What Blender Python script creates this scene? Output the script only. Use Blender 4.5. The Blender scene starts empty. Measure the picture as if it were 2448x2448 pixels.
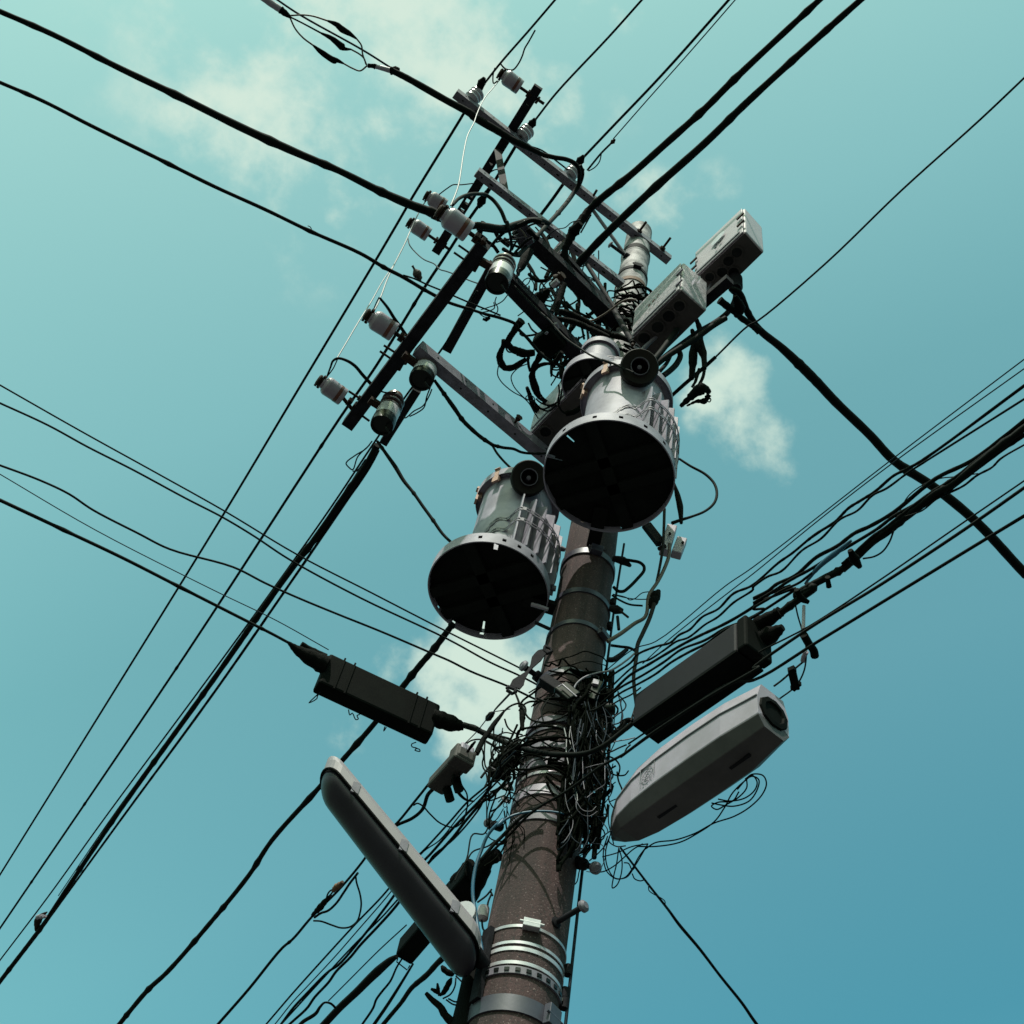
import bpy, math, random
from mathutils import Vector, Matrix, Quaternion
random.seed(7)
sc = bpy.context.scene
COL = sc.collection
V3 = Vector

# ------------------------------------------------------------------ camera, sky, sun, exposure
FPX = 2950.0                                   # focal length in pixels of the 2448 px wide photograph
_up = V3((500, 1945, -FPX)).normalized()       # world up as the camera sees it
_a = V3((1080-1224, 1224-215, -FPX)); _b = V3((1605-1224, 1224-620, -FPX))
_u = _a.cross(_b).cross(_up).normalized()
if _u.x < 0: _u = -_u                          # world X runs along the crossarms
_v = _up.cross(_u)
ROT = Matrix((_u, _v, _up))                    # camera axes -> world axes
CAM = V3((-1.99065, -3.35370, 1.6))
cd = bpy.data.cameras.new('camera'); cam = bpy.data.objects.new('camera', cd); COL.objects.link(cam)
cam.matrix_world = Matrix.Translation(CAM) @ ROT.to_4x4()
cd.sensor_width = 36.0; cd.lens = 36.0*FPX/2448; cd.clip_end = 2000; cd.clip_start = .05
sc.camera = cam

def ray(px, py): return (ROT @ V3((px-1224, 1224-py, -FPX))).normalized()
def at(px, py, z):
    d = ray(px, py); return CAM + d*((z-CAM.z)/d.z)
HEAD = V3((ray(1400, 1400).x, ray(1400, 1400).y, 0)).normalized()
def side(px, py, off=0.0):                     # point on the upright plane through the pole, moved 'off' metres to the viewer
    d = ray(px, py); n = HEAD; return CAM + d*((-off - CAM.dot(n))/d.dot(n))
def depth(P): return -(ROT.transposed() @ (P-CAM)).z
def m_of_px(px, P): return px*depth(P)/FPX
def proj(P):
    c = ROT.transposed() @ (P-CAM); return (1224-FPX*c.x/c.z, 1224+FPX*c.y/c.z)

SUN_AZ = V3((-.80, -.60, 0)).normalized(); SUN_EL = math.radians(59)
SUN = SUN_AZ*math.cos(SUN_EL) + V3((0, 0, math.sin(SUN_EL)))
sd = bpy.data.lights.new('sun', 'SUN'); so = bpy.data.objects.new('sun', sd); COL.objects.link(so)
sd.energy = 5.0; sd.angle = math.radians(.5); sd.color = (1.0, .97, .88)
so.rotation_euler = SUN.to_track_quat('Z', 'Y').to_euler(); so.location = (0, 0, 30)

w = bpy.data.worlds.new('World'); sc.world = w; w.use_nodes = True
nt = w.node_tree; N = nt.nodes; L = nt.links
for n in list(N): N.remove(n)
out = N.new('ShaderNodeOutputWorld'); bg = N.new('ShaderNodeBackground'); L.new(bg.outputs[0], out.inputs[0])
bg.inputs[1].default_value = .105
sky = N.new('ShaderNodeTexSky'); sky.sky_type = 'NISHITA'; sky.sun_disc = False
sky.sun_elevation = SUN_EL; sky.sun_rotation = math.atan2(SUN_AZ.x, SUN_AZ.y)
sky.air_density = 1.2; sky.dust_density = 1.6; sky.ozone_density = 1.0
tc = N.new('ShaderNodeTexCoord')
def vdot(vec):
    n = N.new('ShaderNodeVectorMath'); n.operation = 'DOT_PRODUCT'
    L.new(tc.outputs['Generated'], n.inputs[0]); n.inputs[1].default_value = vec; return n.outputs['Value']
def mrange(src, a, b, c=0., d=1., smooth=True):
    n = N.new('ShaderNodeMapRange'); n.interpolation_type = 'SMOOTHSTEP' if smooth else 'LINEAR'
    L.new(src, n.inputs[0]); n.inputs[1].default_value = a; n.inputs[2].default_value = b
    n.inputs[3].default_value = c; n.inputs[4].default_value = d; return n.outputs[0]
def wmath(op, a, b):
    n = N.new('ShaderNodeMath'); n.operation = op
    for i, s in enumerate((a, b)):
        if isinstance(s, (int, float)): n.inputs[i].default_value = s
        else: L.new(s, n.inputs[i])
    return n.outputs[0]
def mixc(fac, a, b, mode='MIX'):
    n = N.new('ShaderNodeMix'); n.data_type = 'RGBA'; n.blend_type = mode
    if isinstance(fac, (int, float)): n.inputs[0].default_value = fac
    else: L.new(fac, n.inputs[0])
    for i, s in ((6, a), (7, b)):
        if isinstance(s, tuple): n.inputs[i].default_value = s
        else: L.new(s, n.inputs[i])
    return n.outputs[2]
# overall colour of the air: greener towards the sun, bluer away from it
gdir = (ray(779, 74) - ray(1669, 2374)).normalized()
def gpos(x, y): return ray(x, y).dot(gdir)
g0, g1 = gpos(2448, 2448), gpos(0, 0)
rp = N.new('ShaderNodeValToRGB'); el = rp.color_ramp.elements; AIR = 5.0
STOPS = [((2390, 2390), (.64, 1.66, 1.30)), ((90, 2400), (1.17, 2.14, 1.47)), ((1224, 1224), (1.35, 2.3, 1.48)), ((230, 1130), (1.70, 2.62, 1.62)), ((10, 60), (2.14, 2.86, 1.66))]
for i, ((sx_, sy_), c_) in enumerate(STOPS):
    p_ = (gpos(sx_, sy_)-g0)/(g1-g0); e_ = el[i] if i < 2 else el.new(p_); e_.position = p_; e_.color = (*[v/AIR for v in c_], 1)
L.new(mrange(vdot(gdir), g0, g1, smooth=False), rp.inputs[0])
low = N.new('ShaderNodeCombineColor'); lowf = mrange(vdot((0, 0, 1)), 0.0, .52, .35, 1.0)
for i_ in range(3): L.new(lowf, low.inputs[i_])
skyc = mixc(1.0, mixc(1.0, sky.outputs[0], rp.outputs[0], 'MULTIPLY'), (AIR, AIR, AIR, 1), 'MULTIPLY')
skyc = mixc(1.0, skyc, low.outputs[0], 'MULTIPLY')      # added dimming of the low sky, weakens fill light on sides and undersides
# clouds, soft patches placed by direction
BL = [(800, 150, 560, .42), (1300, 60, 300, .4), (960, 60, 330, .9), (640, 250, 230, .66), (480, 270, 170, .42), (1860, 770, 55, .7), (1800, 850, 90, .8), (900, 360, 190, .75), (1020, 300, 120, .6), (1290, 230, 120, .75), (1500, 45, 55, .8), (1250, 120, 90, .55),
      (810, 515, 45, .6), (1330, 420, 90, .5), (1560, 500, 110, .6), (1700, 470, 90, .45), (1420, 640, 70, .4), (1740, 900, 125, 1.1), (1790, 1030, 115, 1.0), (1830, 800, 60, .7), (1850, 1140, 70, .5), (1700, 1000, 70, .6),
      (1120, 1600, 170, 1.25), (1200, 1710, 210, 1.25), (1280, 1560, 90, .85), (960, 1590, 80, .7), (840, 1760, 60, .45), (1130, 1870, 90, .5), (1050, 1500, 60, .4)]
acc = None
for (bx, by, br, bs) in BL:
    d = tuple(ray(bx, by)); o = mrange(vdot(d), math.cos(br*1.25/FPX), math.cos(br*.15/FPX), 0, bs)
    acc = o if acc is None else wmath('MAXIMUM', acc, o)
nz = N.new('ShaderNodeTexNoise'); nz.inputs['Scale'].default_value = 11.0; nz.inputs['Detail'].default_value = 9; nz.inputs['Roughness'].default_value = .5
nz.inputs['Distortion'].default_value = .25
L.new(tc.outputs['Generated'], nz.inputs['Vector'])
nz2 = N.new('ShaderNodeTexNoise'); nz2.inputs['Scale'].default_value = 38; nz2.inputs['Detail'].default_value = 6; nz2.inputs['Roughness'].default_value = .6
L.new(tc.outputs['Generated'], nz2.inputs['Vector'])
cm = wmath('ADD', acc, wmath('ADD', wmath('MULTIPLY', wmath('SUBTRACT', nz.outputs[0], .5), 3.3), wmath('MULTIPLY', wmath('SUBTRACT', nz2.outputs[0], .5), 1.5)))
cm = wmath('MULTIPLY', mrange(cm, .25, 1.45), mrange(acc, 0.0, .5))
CLOUD = (6.5, 7.9, 6.8, 1)
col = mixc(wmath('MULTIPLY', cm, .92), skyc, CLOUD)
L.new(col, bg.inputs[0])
sc.view_settings.view_transform = 'Standard'; sc.view_settings.look = 'None'; sc.view_settings.exposure = 0; sc.view_settings.gamma = 1

# ------------------------------------------------------------------ materials
def mat(name, c, rough=.6, metal=0., var=.0, scale=8., bump=0., c2=None, thr=(.35, .65), spec=.5):
    m = bpy.data.materials.new(name); m.use_nodes = True; t = m.node_tree; b = t.nodes['Principled BSDF']
    b.inputs['Roughness'].default_value = rough; b.inputs['Metallic'].default_value = metal
    b.inputs['Specular IOR Level'].default_value = spec
    b.inputs['Base Color'].default_value = (*c, 1)
    if var or c2 or bump:
        co = t.nodes.new('ShaderNodeTexCoord'); nz = t.nodes.new('ShaderNodeTexNoise')
        nz.inputs['Scale'].default_value = scale; nz.inputs['Detail'].default_value = 6; nz.inputs['Roughness'].default_value = .65
        t.links.new(co.outputs['Object'], nz.inputs['Vector'])
        rp = t.nodes.new('ShaderNodeValToRGB'); e = rp.color_ramp.elements
        e[0].position, e[1].position = thr
        d = c2 if c2 else tuple(x*(1-var) for x in c)
        e[0].color = (*d, 1); e[1].color = (*c, 1)
        t.links.new(nz.outputs[0], rp.inputs[0]); t.links.new(rp.outputs[0], b.inputs['Base Color'])
        if bump:
            bp = t.nodes.new('ShaderNodeBump'); bp.inputs['Strength'].default_value = bump; bp.inputs['Distance'].default_value = .01
            t.links.new(nz.outputs[0], bp.inputs['Height']); t.links.new(bp.outputs[0], b.inputs['Normal'])
    return m
M = dict(
 rubber=mat('black_rubber', (.006, .008, .0075), .7, var=.4, scale=30, bump=.15, spec=.06),
 tape=mat('tarred_tape', (.0055, .006, .0055), .85, var=.5, scale=60, bump=.5, spec=.05),
 navy=mat('blue_black_sheath', (.006, .013, .022), .6, spec=.1),
 blue=mat('blue_sheath', (.02, .11, .20), .5, var=.5, scale=12),
 silver=mat('bare_conductor', (.20, .20, .21), .5, .2, var=.3, scale=20),
 brownw=mat('brown_sheath', (.10, .065, .05), .6, var=.4, scale=15),
 steel=mat('galvanised_steel', (.155, .14, .18), .6, .0, var=.45, scale=14, bump=.15),
 dsteel=mat('dark_steel', (.015, .014, .019), .75, .0, spec=.10, var=.6, scale=18, bump=.2),
 iron=mat('weathered_bolt_iron', (.010, .009, .009), .8, .0, spec=.15, c2=(.025, .013, .009), scale=25, thr=(.5, .7)),
 bright=mat('stainless_strap', (.52, .49, .53), .3, .5, var=.35, scale=10),
 porc=mat('white_porcelain', (.29, .25, .30), .3, scale=10, c2=(.23, .19, .24)),
 porcw=mat('bright_porcelain', (.50, .48, .52), .2, var=.2, scale=8),
 brown=mat('red_brown_glaze', (.12, .03, .016), .3, var=.3, scale=10),
 glaze=mat('grey_brown_glaze', (.12, .10, .105), .16, var=.3, scale=10),
 blackg=mat('black_moulding', (.004, .005, .005), .3, spec=.22),
 tank=mat('grey_tank_paint', (.33, .30, .37), .6, .0, var=.45, scale=5, bump=.08, spec=.3),
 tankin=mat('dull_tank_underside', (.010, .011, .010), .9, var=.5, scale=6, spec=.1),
 dark=mat('dark_bushing_rubber', (.010, .006, .005), .75, var=.4, scale=9, spec=.2),
 copper=mat('pinkish_cast_bolt', (.40, .24, .19), .55, .2, var=.3, scale=12),
 boxw=mat('pale_box_enamel', (.38, .33, .37), .45, var=.15, scale=4),
 boxz=mat('spangled_zinc', (.35, .31, .34), .45, .0, c2=(.19, .17, .19), scale=42, thr=(.42, .58)),
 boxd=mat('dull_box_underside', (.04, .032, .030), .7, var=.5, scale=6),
 closure=mat('black_closure_plastic', (.0035, .0045, .004), .7, spec=.04, var=.4, scale=9, bump=.1),
 closureg=mat('charcoal_closure_plastic', (.010, .009, .013), .65, spec=.15, var=.3, scale=5),
 lampw=mat('weathered_white_cover', (.35, .30, .38), .5, c2=(.24, .21, .25), scale=4, thr=(.35, .7)),
 lens=mat('smoky_lamp_lens', (.026, .021, .031), .35, var=.35, scale=4, spec=.22),
 housing=mat('lamp_housing_grey', (.23, .205, .23), .5, var=.15, scale=5),
 bandg=mat('grey_pole_band', (.055, .052, .075), .45, .1, var=.35, scale=9, bump=.1),
 wrap=mat('pale_pole_wrap', (.33, .30, .32), .7, .0, c2=(.05, .048, .055), scale=7, thr=(.42, .60), bump=.2),
 bird=mat('brown_plumage', (.07, .05, .042), .8, c2=(.025, .02, .018), scale=40),
 asphalt=mat('asphalt', (.05, .05, .05), .9, c2=(.035, .035, .036), scale=3, bump=.3),
 tray=mat('dusty_grey_tray', (.075, .062, .068), .6, var=.4, scale=5),
 tangle=mat('matt_black_wire', (.003, .004, .003), .9, spec=.02),
 mark=mat('embossed_grey', (.14, .14, .16), .6),
 rust=mat('rusty_bracket', (.16, .075, .04), .8, c2=(.05, .03, .025), scale=20),
)
def concrete():
    m = mat('speckled_concrete', (.060, .029, .031), .9, var=.5, scale=3); t = m.node_tree; b = t.nodes['Principled BSDF']
    src = b.inputs['Base Color'].links[0].from_socket
    co = t.nodes.new('ShaderNodeTexCoord')
    def speck(scale, lo, hi, c, prev):
        vo = t.nodes.new('ShaderNodeTexNoise'); vo.inputs['Scale'].default_value = scale; vo.inputs['Detail'].default_value = 2
        t.links.new(co.outputs['Object'], vo.inputs['Vector'])
        mr = t.nodes.new('ShaderNodeMapRange'); mr.inputs[1].default_value = lo; mr.inputs[2].default_value = hi
        t.links.new(vo.outputs[0], mr.inputs[0]); mx = t.nodes.new('ShaderNodeMix'); mx.data_type = 'RGBA'
        t.links.new(mr.outputs[0], mx.inputs[0]); t.links.new(prev, mx.inputs[6]); mx.inputs[7].default_value = (*c, 1)
        return mx.outputs[2], vo.outputs[0]
    o, _ = speck(150, .63, .70, (.17, .12, .12), src)
    o, h = speck(110, .40, .33, (.018, .014, .015), o)
    mp = t.nodes.new('ShaderNodeMapping'); mp.inputs['Scale'].default_value = (16, 16, .9); t.links.new(co.outputs['Object'], mp.inputs[0])
    sn = t.nodes.new('ShaderNodeTexNoise'); sn.inputs['Scale'].default_value = 1; sn.inputs['Detail'].default_value = 5; t.links.new(mp.outputs[0], sn.inputs['Vector'])
    mr = t.nodes.new('ShaderNodeMapRange'); mr.inputs[1].default_value = .35; mr.inputs[2].default_value = .65; mr.inputs[3].default_value = .45; mr.inputs[4].default_value = 1.2; t.links.new(sn.outputs[0], mr.inputs[0])
    vm = t.nodes.new('ShaderNodeVectorMath'); vm.operation = 'SCALE'; t.links.new(o, vm.inputs[0]); t.links.new(mr.outputs[0], vm.inputs['Scale'])
    t.links.new(vm.outputs[0], b.inputs['Base Color'])
    bp = t.nodes.new('ShaderNodeBump'); bp.inputs['Strength'].default_value = .5; bp.inputs['Distance'].default_value = .004
    t.links.new(h, bp.inputs['Height']); t.links.new(bp.outputs[0], b.inputs['Normal'])
    return m
M['concrete'] = concrete()

# ------------------------------------------------------------------ mesh helpers
class MB:
    def __init__(s): s.v = []; s.f = []; s.sm = []; s.mi = []; s.cur = 0; s.mats = []
    def add(s, vs, fs, smooth=False):
        n = len(s.v); s.v += [tuple(p) for p in vs]; s.f += [tuple(n+i for i in f) for f in fs]; s.sm += [smooth]*len(fs); s.mi += [s.cur]*len(fs); return s
    def tube(s, pts, r, k=8, cap=True):
        pts = [V3(p) for p in pts]; n = len(pts)
        rr = r if isinstance(r, (list, tuple)) else [r]*n
        tg = []
        for i in range(n):
            d = pts[min(i+1, n-1)] - pts[max(i-1, 0)]
            tg.append(d.normalized() if d.length > 1e-9 else V3((0, 0, 1)))
        ref = V3((0, 0, 1)) if abs(tg[0].z) < .9 else V3((1, 0, 0))
        nn = tg[0].cross(ref).normalized(); vs = []
        for i in range(n):
            nn = nn - tg[i]*nn.dot(tg[i])
            nn = nn.normalized() if nn.length > 1e-6 else tg[i].orthogonal().normalized()
            bb = tg[i].cross(nn)
            for j in range(k):
                a = 2*math.pi*j/k; vs.append(pts[i] + (nn*math.cos(a)+bb*math.sin(a))*rr[i])
        fs = [(i*k+j, i*k+(j+1) % k, (i+1)*k+(j+1) % k, (i+1)*k+j) for i in range(n-1) for j in range(k)]
        s.add(vs, fs, True)
        if cap: s.add(vs[:k], [tuple(range(k))[::-1]]); s.add(vs[-k:], [tuple(range(k))])
        return s
    def lathe(s, P, axis, prof, k=32, smooth=True):        # prof: list of (distance along axis, radius)
        ax = V3(axis).normalized(); e1 = ax.orthogonal().normalized(); e2 = ax.cross(e1); P = V3(P)
        vs = [P + ax*h + (e1*math.cos(2*math.pi*j/k)+e2*math.sin(2*math.pi*j/k))*max(r, 1e-4) for h, r in prof for j in range(k)]
        fs = [(i*k+j, i*k+(j+1) % k, (i+1)*k+(j+1) % k, (i+1)*k+j) for i in range(len(prof)-1) for j in range(k)]
        # split rows so that sharp profile corners stay sharp
        for i in range(len(prof)-1):
            s.add(vs[i*k:(i+2)*k], [(j, (j+1) % k, k+(j+1) % k, k+j) for j in range(k)], smooth)
        return s
    def cyl(s, A, B, r, k=16): A, B = V3(A), V3(B); h = (B-A).length; return s.lathe(A, B-A, [(0, 0), (0, r), (h, r), (h, 0)], k)
    def hexa(s, q, up):                                    # box from four bottom corners and an upward vector
        q = [V3(p) for p in q]; t = [p+V3(up) for p in q]
        return s.add(q+t, [(3, 2, 1, 0), (4, 5, 6, 7)]+[(i, (i+1) % 4, 4+(i+1) % 4, 4+i) for i in range(4)])
    def beam(s, A, B, w, h, upv=(0, 0, 1)):
        A, B = V3(A), V3(B); d = (B-A).normalized(); sd_ = d.cross(V3(upv)).normalized(); u2 = sd_.cross(d)
        q = [A-sd_*w/2-u2*h/2, A+sd_*w/2-u2*h/2, B+sd_*w/2-u2*h/2, B-sd_*w/2-u2*h/2]
        return s.hexa(q, u2*h)
    def build(s, name, m, parent=None, bevel=0):
        me = bpy.data.meshes.new(name); me.from_pydata(s.v, [], s.f); me.update()
        me.materials.append(M[m] if isinstance(m, str) else m)
        for m2 in s.mats: me.materials.append(M[m2])
        me.polygons.foreach_set('use_smooth', s.sm); me.polygons.foreach_set('material_index', s.mi)
        o = bpy.data.objects.new(name, me); COL.objects.link(o)
        if bevel:
            b = o.modifiers.new('bevel', 'BEVEL'); b.width = bevel; b.segments = 2; b.limit_method = 'ANGLE'
        if parent: o.parent = parent
        return o
def tag(o, label=None, cat=None, group=None, kind=None):
    if label: o['label'] = label
    if cat: o['category'] = cat
    if group: o['group'] = group
    if kind: o['kind'] = kind
    return o
class thing:                                               # an Empty at the base of a thing; parts are built in world space and parented
    def __init__(s, name, label, cat, loc, group=None):
        s.o = bpy.data.objects.new(name, None); COL.objects.link(s.o); s.o.location = loc; s.o.empty_display_size = .1
        s.inv = Matrix.Translation(-V3(loc)); tag(s.o, label, cat, group)
    def part(s, name, mb, m, bevel=0, label=None, under=None):
        c = mb.build(name, m, None, bevel)
        if under: c.parent = under
        else: c.parent = s.o; c.matrix_parent_inverse = s.inv
        if label: c['label'] = label
        return c
def spline(pts, n=6):
    if len(pts) < 3:
        return [pts[0].lerp(pts[-1], i/8) for i in range(9)] if len(pts) == 2 else pts
    P = [pts[0]*2-pts[1]] + pts + [pts[-1]*2-pts[-2]]; o = []
    for i in range(1, len(P)-2):
        p0, p1, p2, p3 = P[i-1:i+3]
        t1 = max((p1-p0).length, 1e-5)**.5; t2 = t1+max((p2-p1).length, 1e-5)**.5; t3 = t2+max((p3-p2).length, 1e-5)**.5
        for j in range(n):
            t = t1+(t2-t1)*j/n
            a1 = p0*((t1-t)/t1)+p1*(t/t1); a2 = p1*((t2-t)/(t2-t1))+p2*((t-t1)/(t2-t1)); a3 = p2*((t3-t)/(t3-t2))+p3*((t-t2)/(t3-t2))
            b1 = a1*((t2-t)/t2)+a2*(t/t2); b2 = a2*((t3-t)/(t3-t1))+a3*((t-t1)/(t3-t1))
            o.append(b1*((t2-t)/(t2-t1))+b2*((t-t1)/(t2-t1)))
    o.append(pts[-1]); return o
# close-up frames used when measuring the photograph: origin and magnification of each
TL = dict(a=(600, 0, 3.22), b=(1000, 100, 3.22), c=(700, 400, 3.22), d=(1100, 500, 3.22), e=(1400, 450, 3.22), g=(700, 800, 3.22), h=(1200, 850, 3.22), i=(1000, 1100, 3.22),
          j=(650, 1450, 3.22), m=(1350, 1400, 3.22), n=(1350, 1800, 3.22), k=(1150, 1300, 4.83), l=(1150, 1650, 4.83), o=(950, 1950, 3.864), p=(700, 1950, 3.864), q=(1800, 1100, 2.972),
          r=(1140, 480, 6.44), s=(1160, 720, 6.44), t=(1440, 680, 6.44), w=(1340, 860, 6.44), x=(1130, 1580, 6.44), y=(1330, 1560, 6.44), z=(0, 1800, 2.76), F=(0, 0, .7892), N=(0, 0, 1))
def px(path):
    o = []; t = TL['N']
    for tok in path.split():
        if tok in TL: t = TL[tok]; continue
        x, y = tok.split(','); o.append((t[0]+float(x)/t[2], t[1]+float(y)/t[2]))
    return o
def pt(path, z): return at(*px(path)[0], z)
def trace(path, z=None, off=None, ext=(0, 0)):
    q = px(path); n = len(q)
    cum = [0]
    for i in range(1, n): cum.append(cum[-1]+math.hypot(q[i][0]-q[i-1][0], q[i][1]-q[i-1][1]))
    def val(s, i):
        if isinstance(s, (list, tuple)):
            if len(s) == n: return s[i]
            t = cum[i]/max(cum[-1], 1e-6)*(len(s)-1); k_ = min(int(t), len(s)-2); return s[k_]+(s[k_+1]-s[k_])*(t-k_)
        return s
    P = [at(*q[i], val(z, i)) if off is None else side(*q[i], val(off, i)) for i in range(n)]
    return P
def extend(S, ext):                            # carry a wire on in a straight line past the frame
    S = list(S)
    if ext[0]: S.insert(0, S[0]+(S[0]-S[1]).normalized()*ext[0])
    if ext[1]: S.append(S[-1]+(S[-1]-S[-2]).normalized()*ext[1])
    return S
def bumpy(pts, r, ties, amp=1.35, rough=.0):
    """resample a cable so that ties and lashings show as small swellings"""
    out = []; rad = []; dense = []
    for i in range(len(pts)-1):
        a, b = pts[i], pts[i+1]; L_ = (b-a).length; n = max(1, min(60, int(L_/.05)))
        for j in range(n): dense.append(a.lerp(b, j/n))
    dense.append(pts[-1])
    rnd = random.Random(len(pts)*13+ties); N_ = len(dense)
    spots = {int((i+.5+rnd.uniform(-.3, .3))/ties*N_) for i in range(ties)} if ties else set()
    base = r if isinstance(r, (list, tuple)) else [r, r]
    for i, p in enumerate(dense):
        t = i/max(1, N_-1)*(len(base)-1); k_ = min(int(t), len(base)-2); rr = base[k_]+(base[k_+1]-base[k_])*(t-k_)
        rr *= 1+rnd.uniform(-rough, rough)
        if i in spots: rr *= amp
        out.append(p); rad.append(rr)
    return out, rad
def wire(name, label, cat, path, z=None, w=4, m='rubber', off=None, ext=(0, 0), group=None, ties=0, rough=0., amp=1.35, par=None, wig=0., seed=0, k=7):
    P = trace(path, z, off)
    dm = sum(depth(p) for p in P)/len(P)
    S = spline(P, 6)
    if wig:
        rnd = random.Random(seed+len(P)); T = []
        for i, p in enumerate(S):
            T.append(p+V3((rnd.uniform(-wig, wig), rnd.uniform(-wig, wig), rnd.uniform(-wig, wig))))
        T[0], T[-1] = S[0], S[-1]; S = spline(T, 3)
    ws = w if isinstance(w, (list, tuple)) else [w, w]
    R = [x/2*dm/FPX for x in ws]
    S, R = bumpy(S, R, ties, amp, rough)
    if ext[0]: R.insert(0, R[0])
    if ext[1]: R.append(R[-1])
    mb = MB().tube(extend(S, ext), R, k)
    if par: return par.part(name, mb, m)
    return tag(mb.build(name, m), label, cat, group)

# ------------------------------------------------------------------ ground
tag(MB().add([(-400, -400, 0), (400, -400, 0), (400, 400, 0), (-400, 400, 0)], [(0, 1, 2, 3)]).build('ground', 'asphalt'), 'dark asphalt ground under the pole', None, None, 'structure')

# ------------------------------------------------------------------ the pole
def rad(z): return .157-(z-4)*.0066
RIGHT = V3((-HEAD.y, HEAD.x, 0))*-1
def lean(z): return RIGHT*(-.019*max(0, 6.6-z)/2.2)      # the lower pole leans very slightly
ZTOP = 12.02
pole = thing('utility_pole', 'speckled brown concrete utility pole carrying the transformers and crossarms', 'utility pole', (0, 0, 0))
prof = [(0, 0), (0, rad(0))] + [(z, rad(z)) for z in [1+.5*i for i in range(17)]] + [(9.2, rad(9.2))]
mb = MB().lathe((0, 0, 0), (0, 0, 1), prof, 48); mb.v = [tuple(V3(p)+lean(p[2])) for p in mb.v]
pole.part('shaft', mb, 'concrete')
pole.part('wrapped_top', MB().lathe((0, 0, 0), (0, 0, 1), [(9.2, rad(9.2)+.002), (9.2, rad(9.2)+.006), (10.0, .124), (10.55, .121), (11.0, .116), (11.3, .113), (11.32, .118), (11.42, .118), (11.44, .112), (ZTOP-.06, .109), (ZTOP-.02, .09), (ZTOP, .05), (ZTOP, 0)], 36), 'wrap')
def front(ypx, xpx=None):                                   # height at which the near face of the pole appears at image row ypx
    lo, hi = 2.5, 12
    for _ in range(40):
        mz = (lo+hi)/2; dirn = V3((CAM.x, CAM.y, 0)).normalized()
        if proj(dirn*rad(mz)+V3((0, 0, mz))+lean(mz))[1] > ypx: lo = mz
        else: hi = mz
    return lo
def band(name, label, ypx, hpx, m, t=.006, group=None, tilt=0, holes=False, box=None, parent=True):
    z = front(ypx); h = hpx/(FPX/depth(V3((0, 0, z))))/math.cos(math.radians(38+ (z-4)*5.2)); h = max(h, .012)
    r = rad(z)+t; k = 56; mb = MB(); vs = []
    for row, (dz, rr) in enumerate(((-h/2, r-t), (-h/2, r), (h/2, r), (h/2, r-t))):
        for j in range(k):
            a = 2*math.pi*j/k; zz = z+dz+tilt*math.cos(a-4.3)
            vs.append((rr*math.cos(a)+lean(z).x, rr*math.sin(a)+lean(z).y, zz))
    fs = [(row*k+j, row*k+(j+1) % k, (row+1)*k+(j+1) % k, (row+1)*k+j) for row in range(3) for j in range(k)]
    for row in range(3): mb.add(vs[row*k:(row+2)*k], [(j, (j+1) % k, k+(j+1) % k, k+j) for j in range(k)], True)
    th = thing(name, label, 'pole band', (0, 0, z), group)
    if holes:
        hb = mb; mb.cur = 1; mb.mats = ['blackg']
        for j in range(26):
            a = 2*math.pi*j/26; d = V3((math.cos(a), math.sin(a), 0)); c = d*(r+.002)+V3((0, 0, z+tilt*math.cos(a-4.3)))+lean(z)
            hb.beam(c-V3((-d.y, d.x, 0))*.009, c+V3((-d.y, d.x, 0))*.009, .004, h*.45)
        mb.cur = 0
    th.part('strap', mb, m)
    if box is not None:
        a = math.radians(box); d = V3((math.cos(a), math.sin(a), 0)); tn = V3((-d.y, d.x, 0)); c = d*(r+.012)+V3((0, 0, z))+lean(z)
        bb = MB().beam(c-tn*.032, c+tn*.032, .03, max(h*1.2, .035)); bb.cyl(c-tn*.045+d*.01, c+tn*.045+d*.01, .006, 8)
        th.part('buckle', bb, m, .003)
    return th
band('pole_band', 'broad grey pole band with a clamped lug, lowest on the pole', 2400, 34, 'bandg', .008, box=288)
band('pole_strap', 'notched ladder strap just above the broad lowest band', 2322, 15, 'steel', .008, holes=True)
band('pole_strap', 'bright plain strap directly above the notched ladder strap', 2303, 7, 'bright', .004)
band('pole_strap', 'brightest plain strap, lower of the close pair', 2270, 8, 'bright', .004)
band('pole_strap', 'thin strap with a dark notch, upper of the close pair', 2255, 6, 'bright', .004)
band('pole_strap', 'bright strap closed by a square white buckle', 2216, 5, 'bright', .004, box=243)
band('pole_strap', 'pale broad strap at the foot of the cable tangle', 1953, 13, 'steel', .006)
band('pole_band', 'wide pinkish white band lit across its front', 1888, 22, 'lampw', .006)
band('pole_strap', 'narrow mirror bright strap between two wide bands', 1848, 6, 'bright', .005)
band('pole_band', 'wide galvanised band behind the drooping black cable', 1823, 20, 'steel', .01)
band('pole_band', 'pale band with bowed edge above the drooping cable', 1782, 14, 'steel', .008)
band('pole_strap', 'thin strap under the perforated bracket', 1741, 6, 'bandg', .006)
band('pole_band', 'mottled band with two round bolt holes', 1722, 14, 'steel', .01)
band('pole_band', 'blue grey band with a bolt hole, just over the cable fan', 1605, 14, 'bandg', .008)
band('pole_band', 'dark blue band below the upper hooked clamp', 1492, 9, 'bandg', .008, tilt=.015, box=290)
band('pole_band', 'dark blue band level with the lower transformer skirt', 1412, 10, 'bandg', .008)
band('pole_band', 'shadowed band just under the large transformer', 1318, 12, 'bandg', .009, box=250)
for zz in (11.12, 10.83):
    pass
band('pole_strap', 'dark wire strap high on the pale wrapped pole top', 588, 5, 'dsteel', .012)
band('pole_strap', 'rusty ring strap on the wrapped pole top above the zinc box', 666, 5, 'rust', .014)
band('pole_strap', 'dark strap beside the second crossarm on the pole', 640, 4, 'dsteel', .012, box=250)

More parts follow.
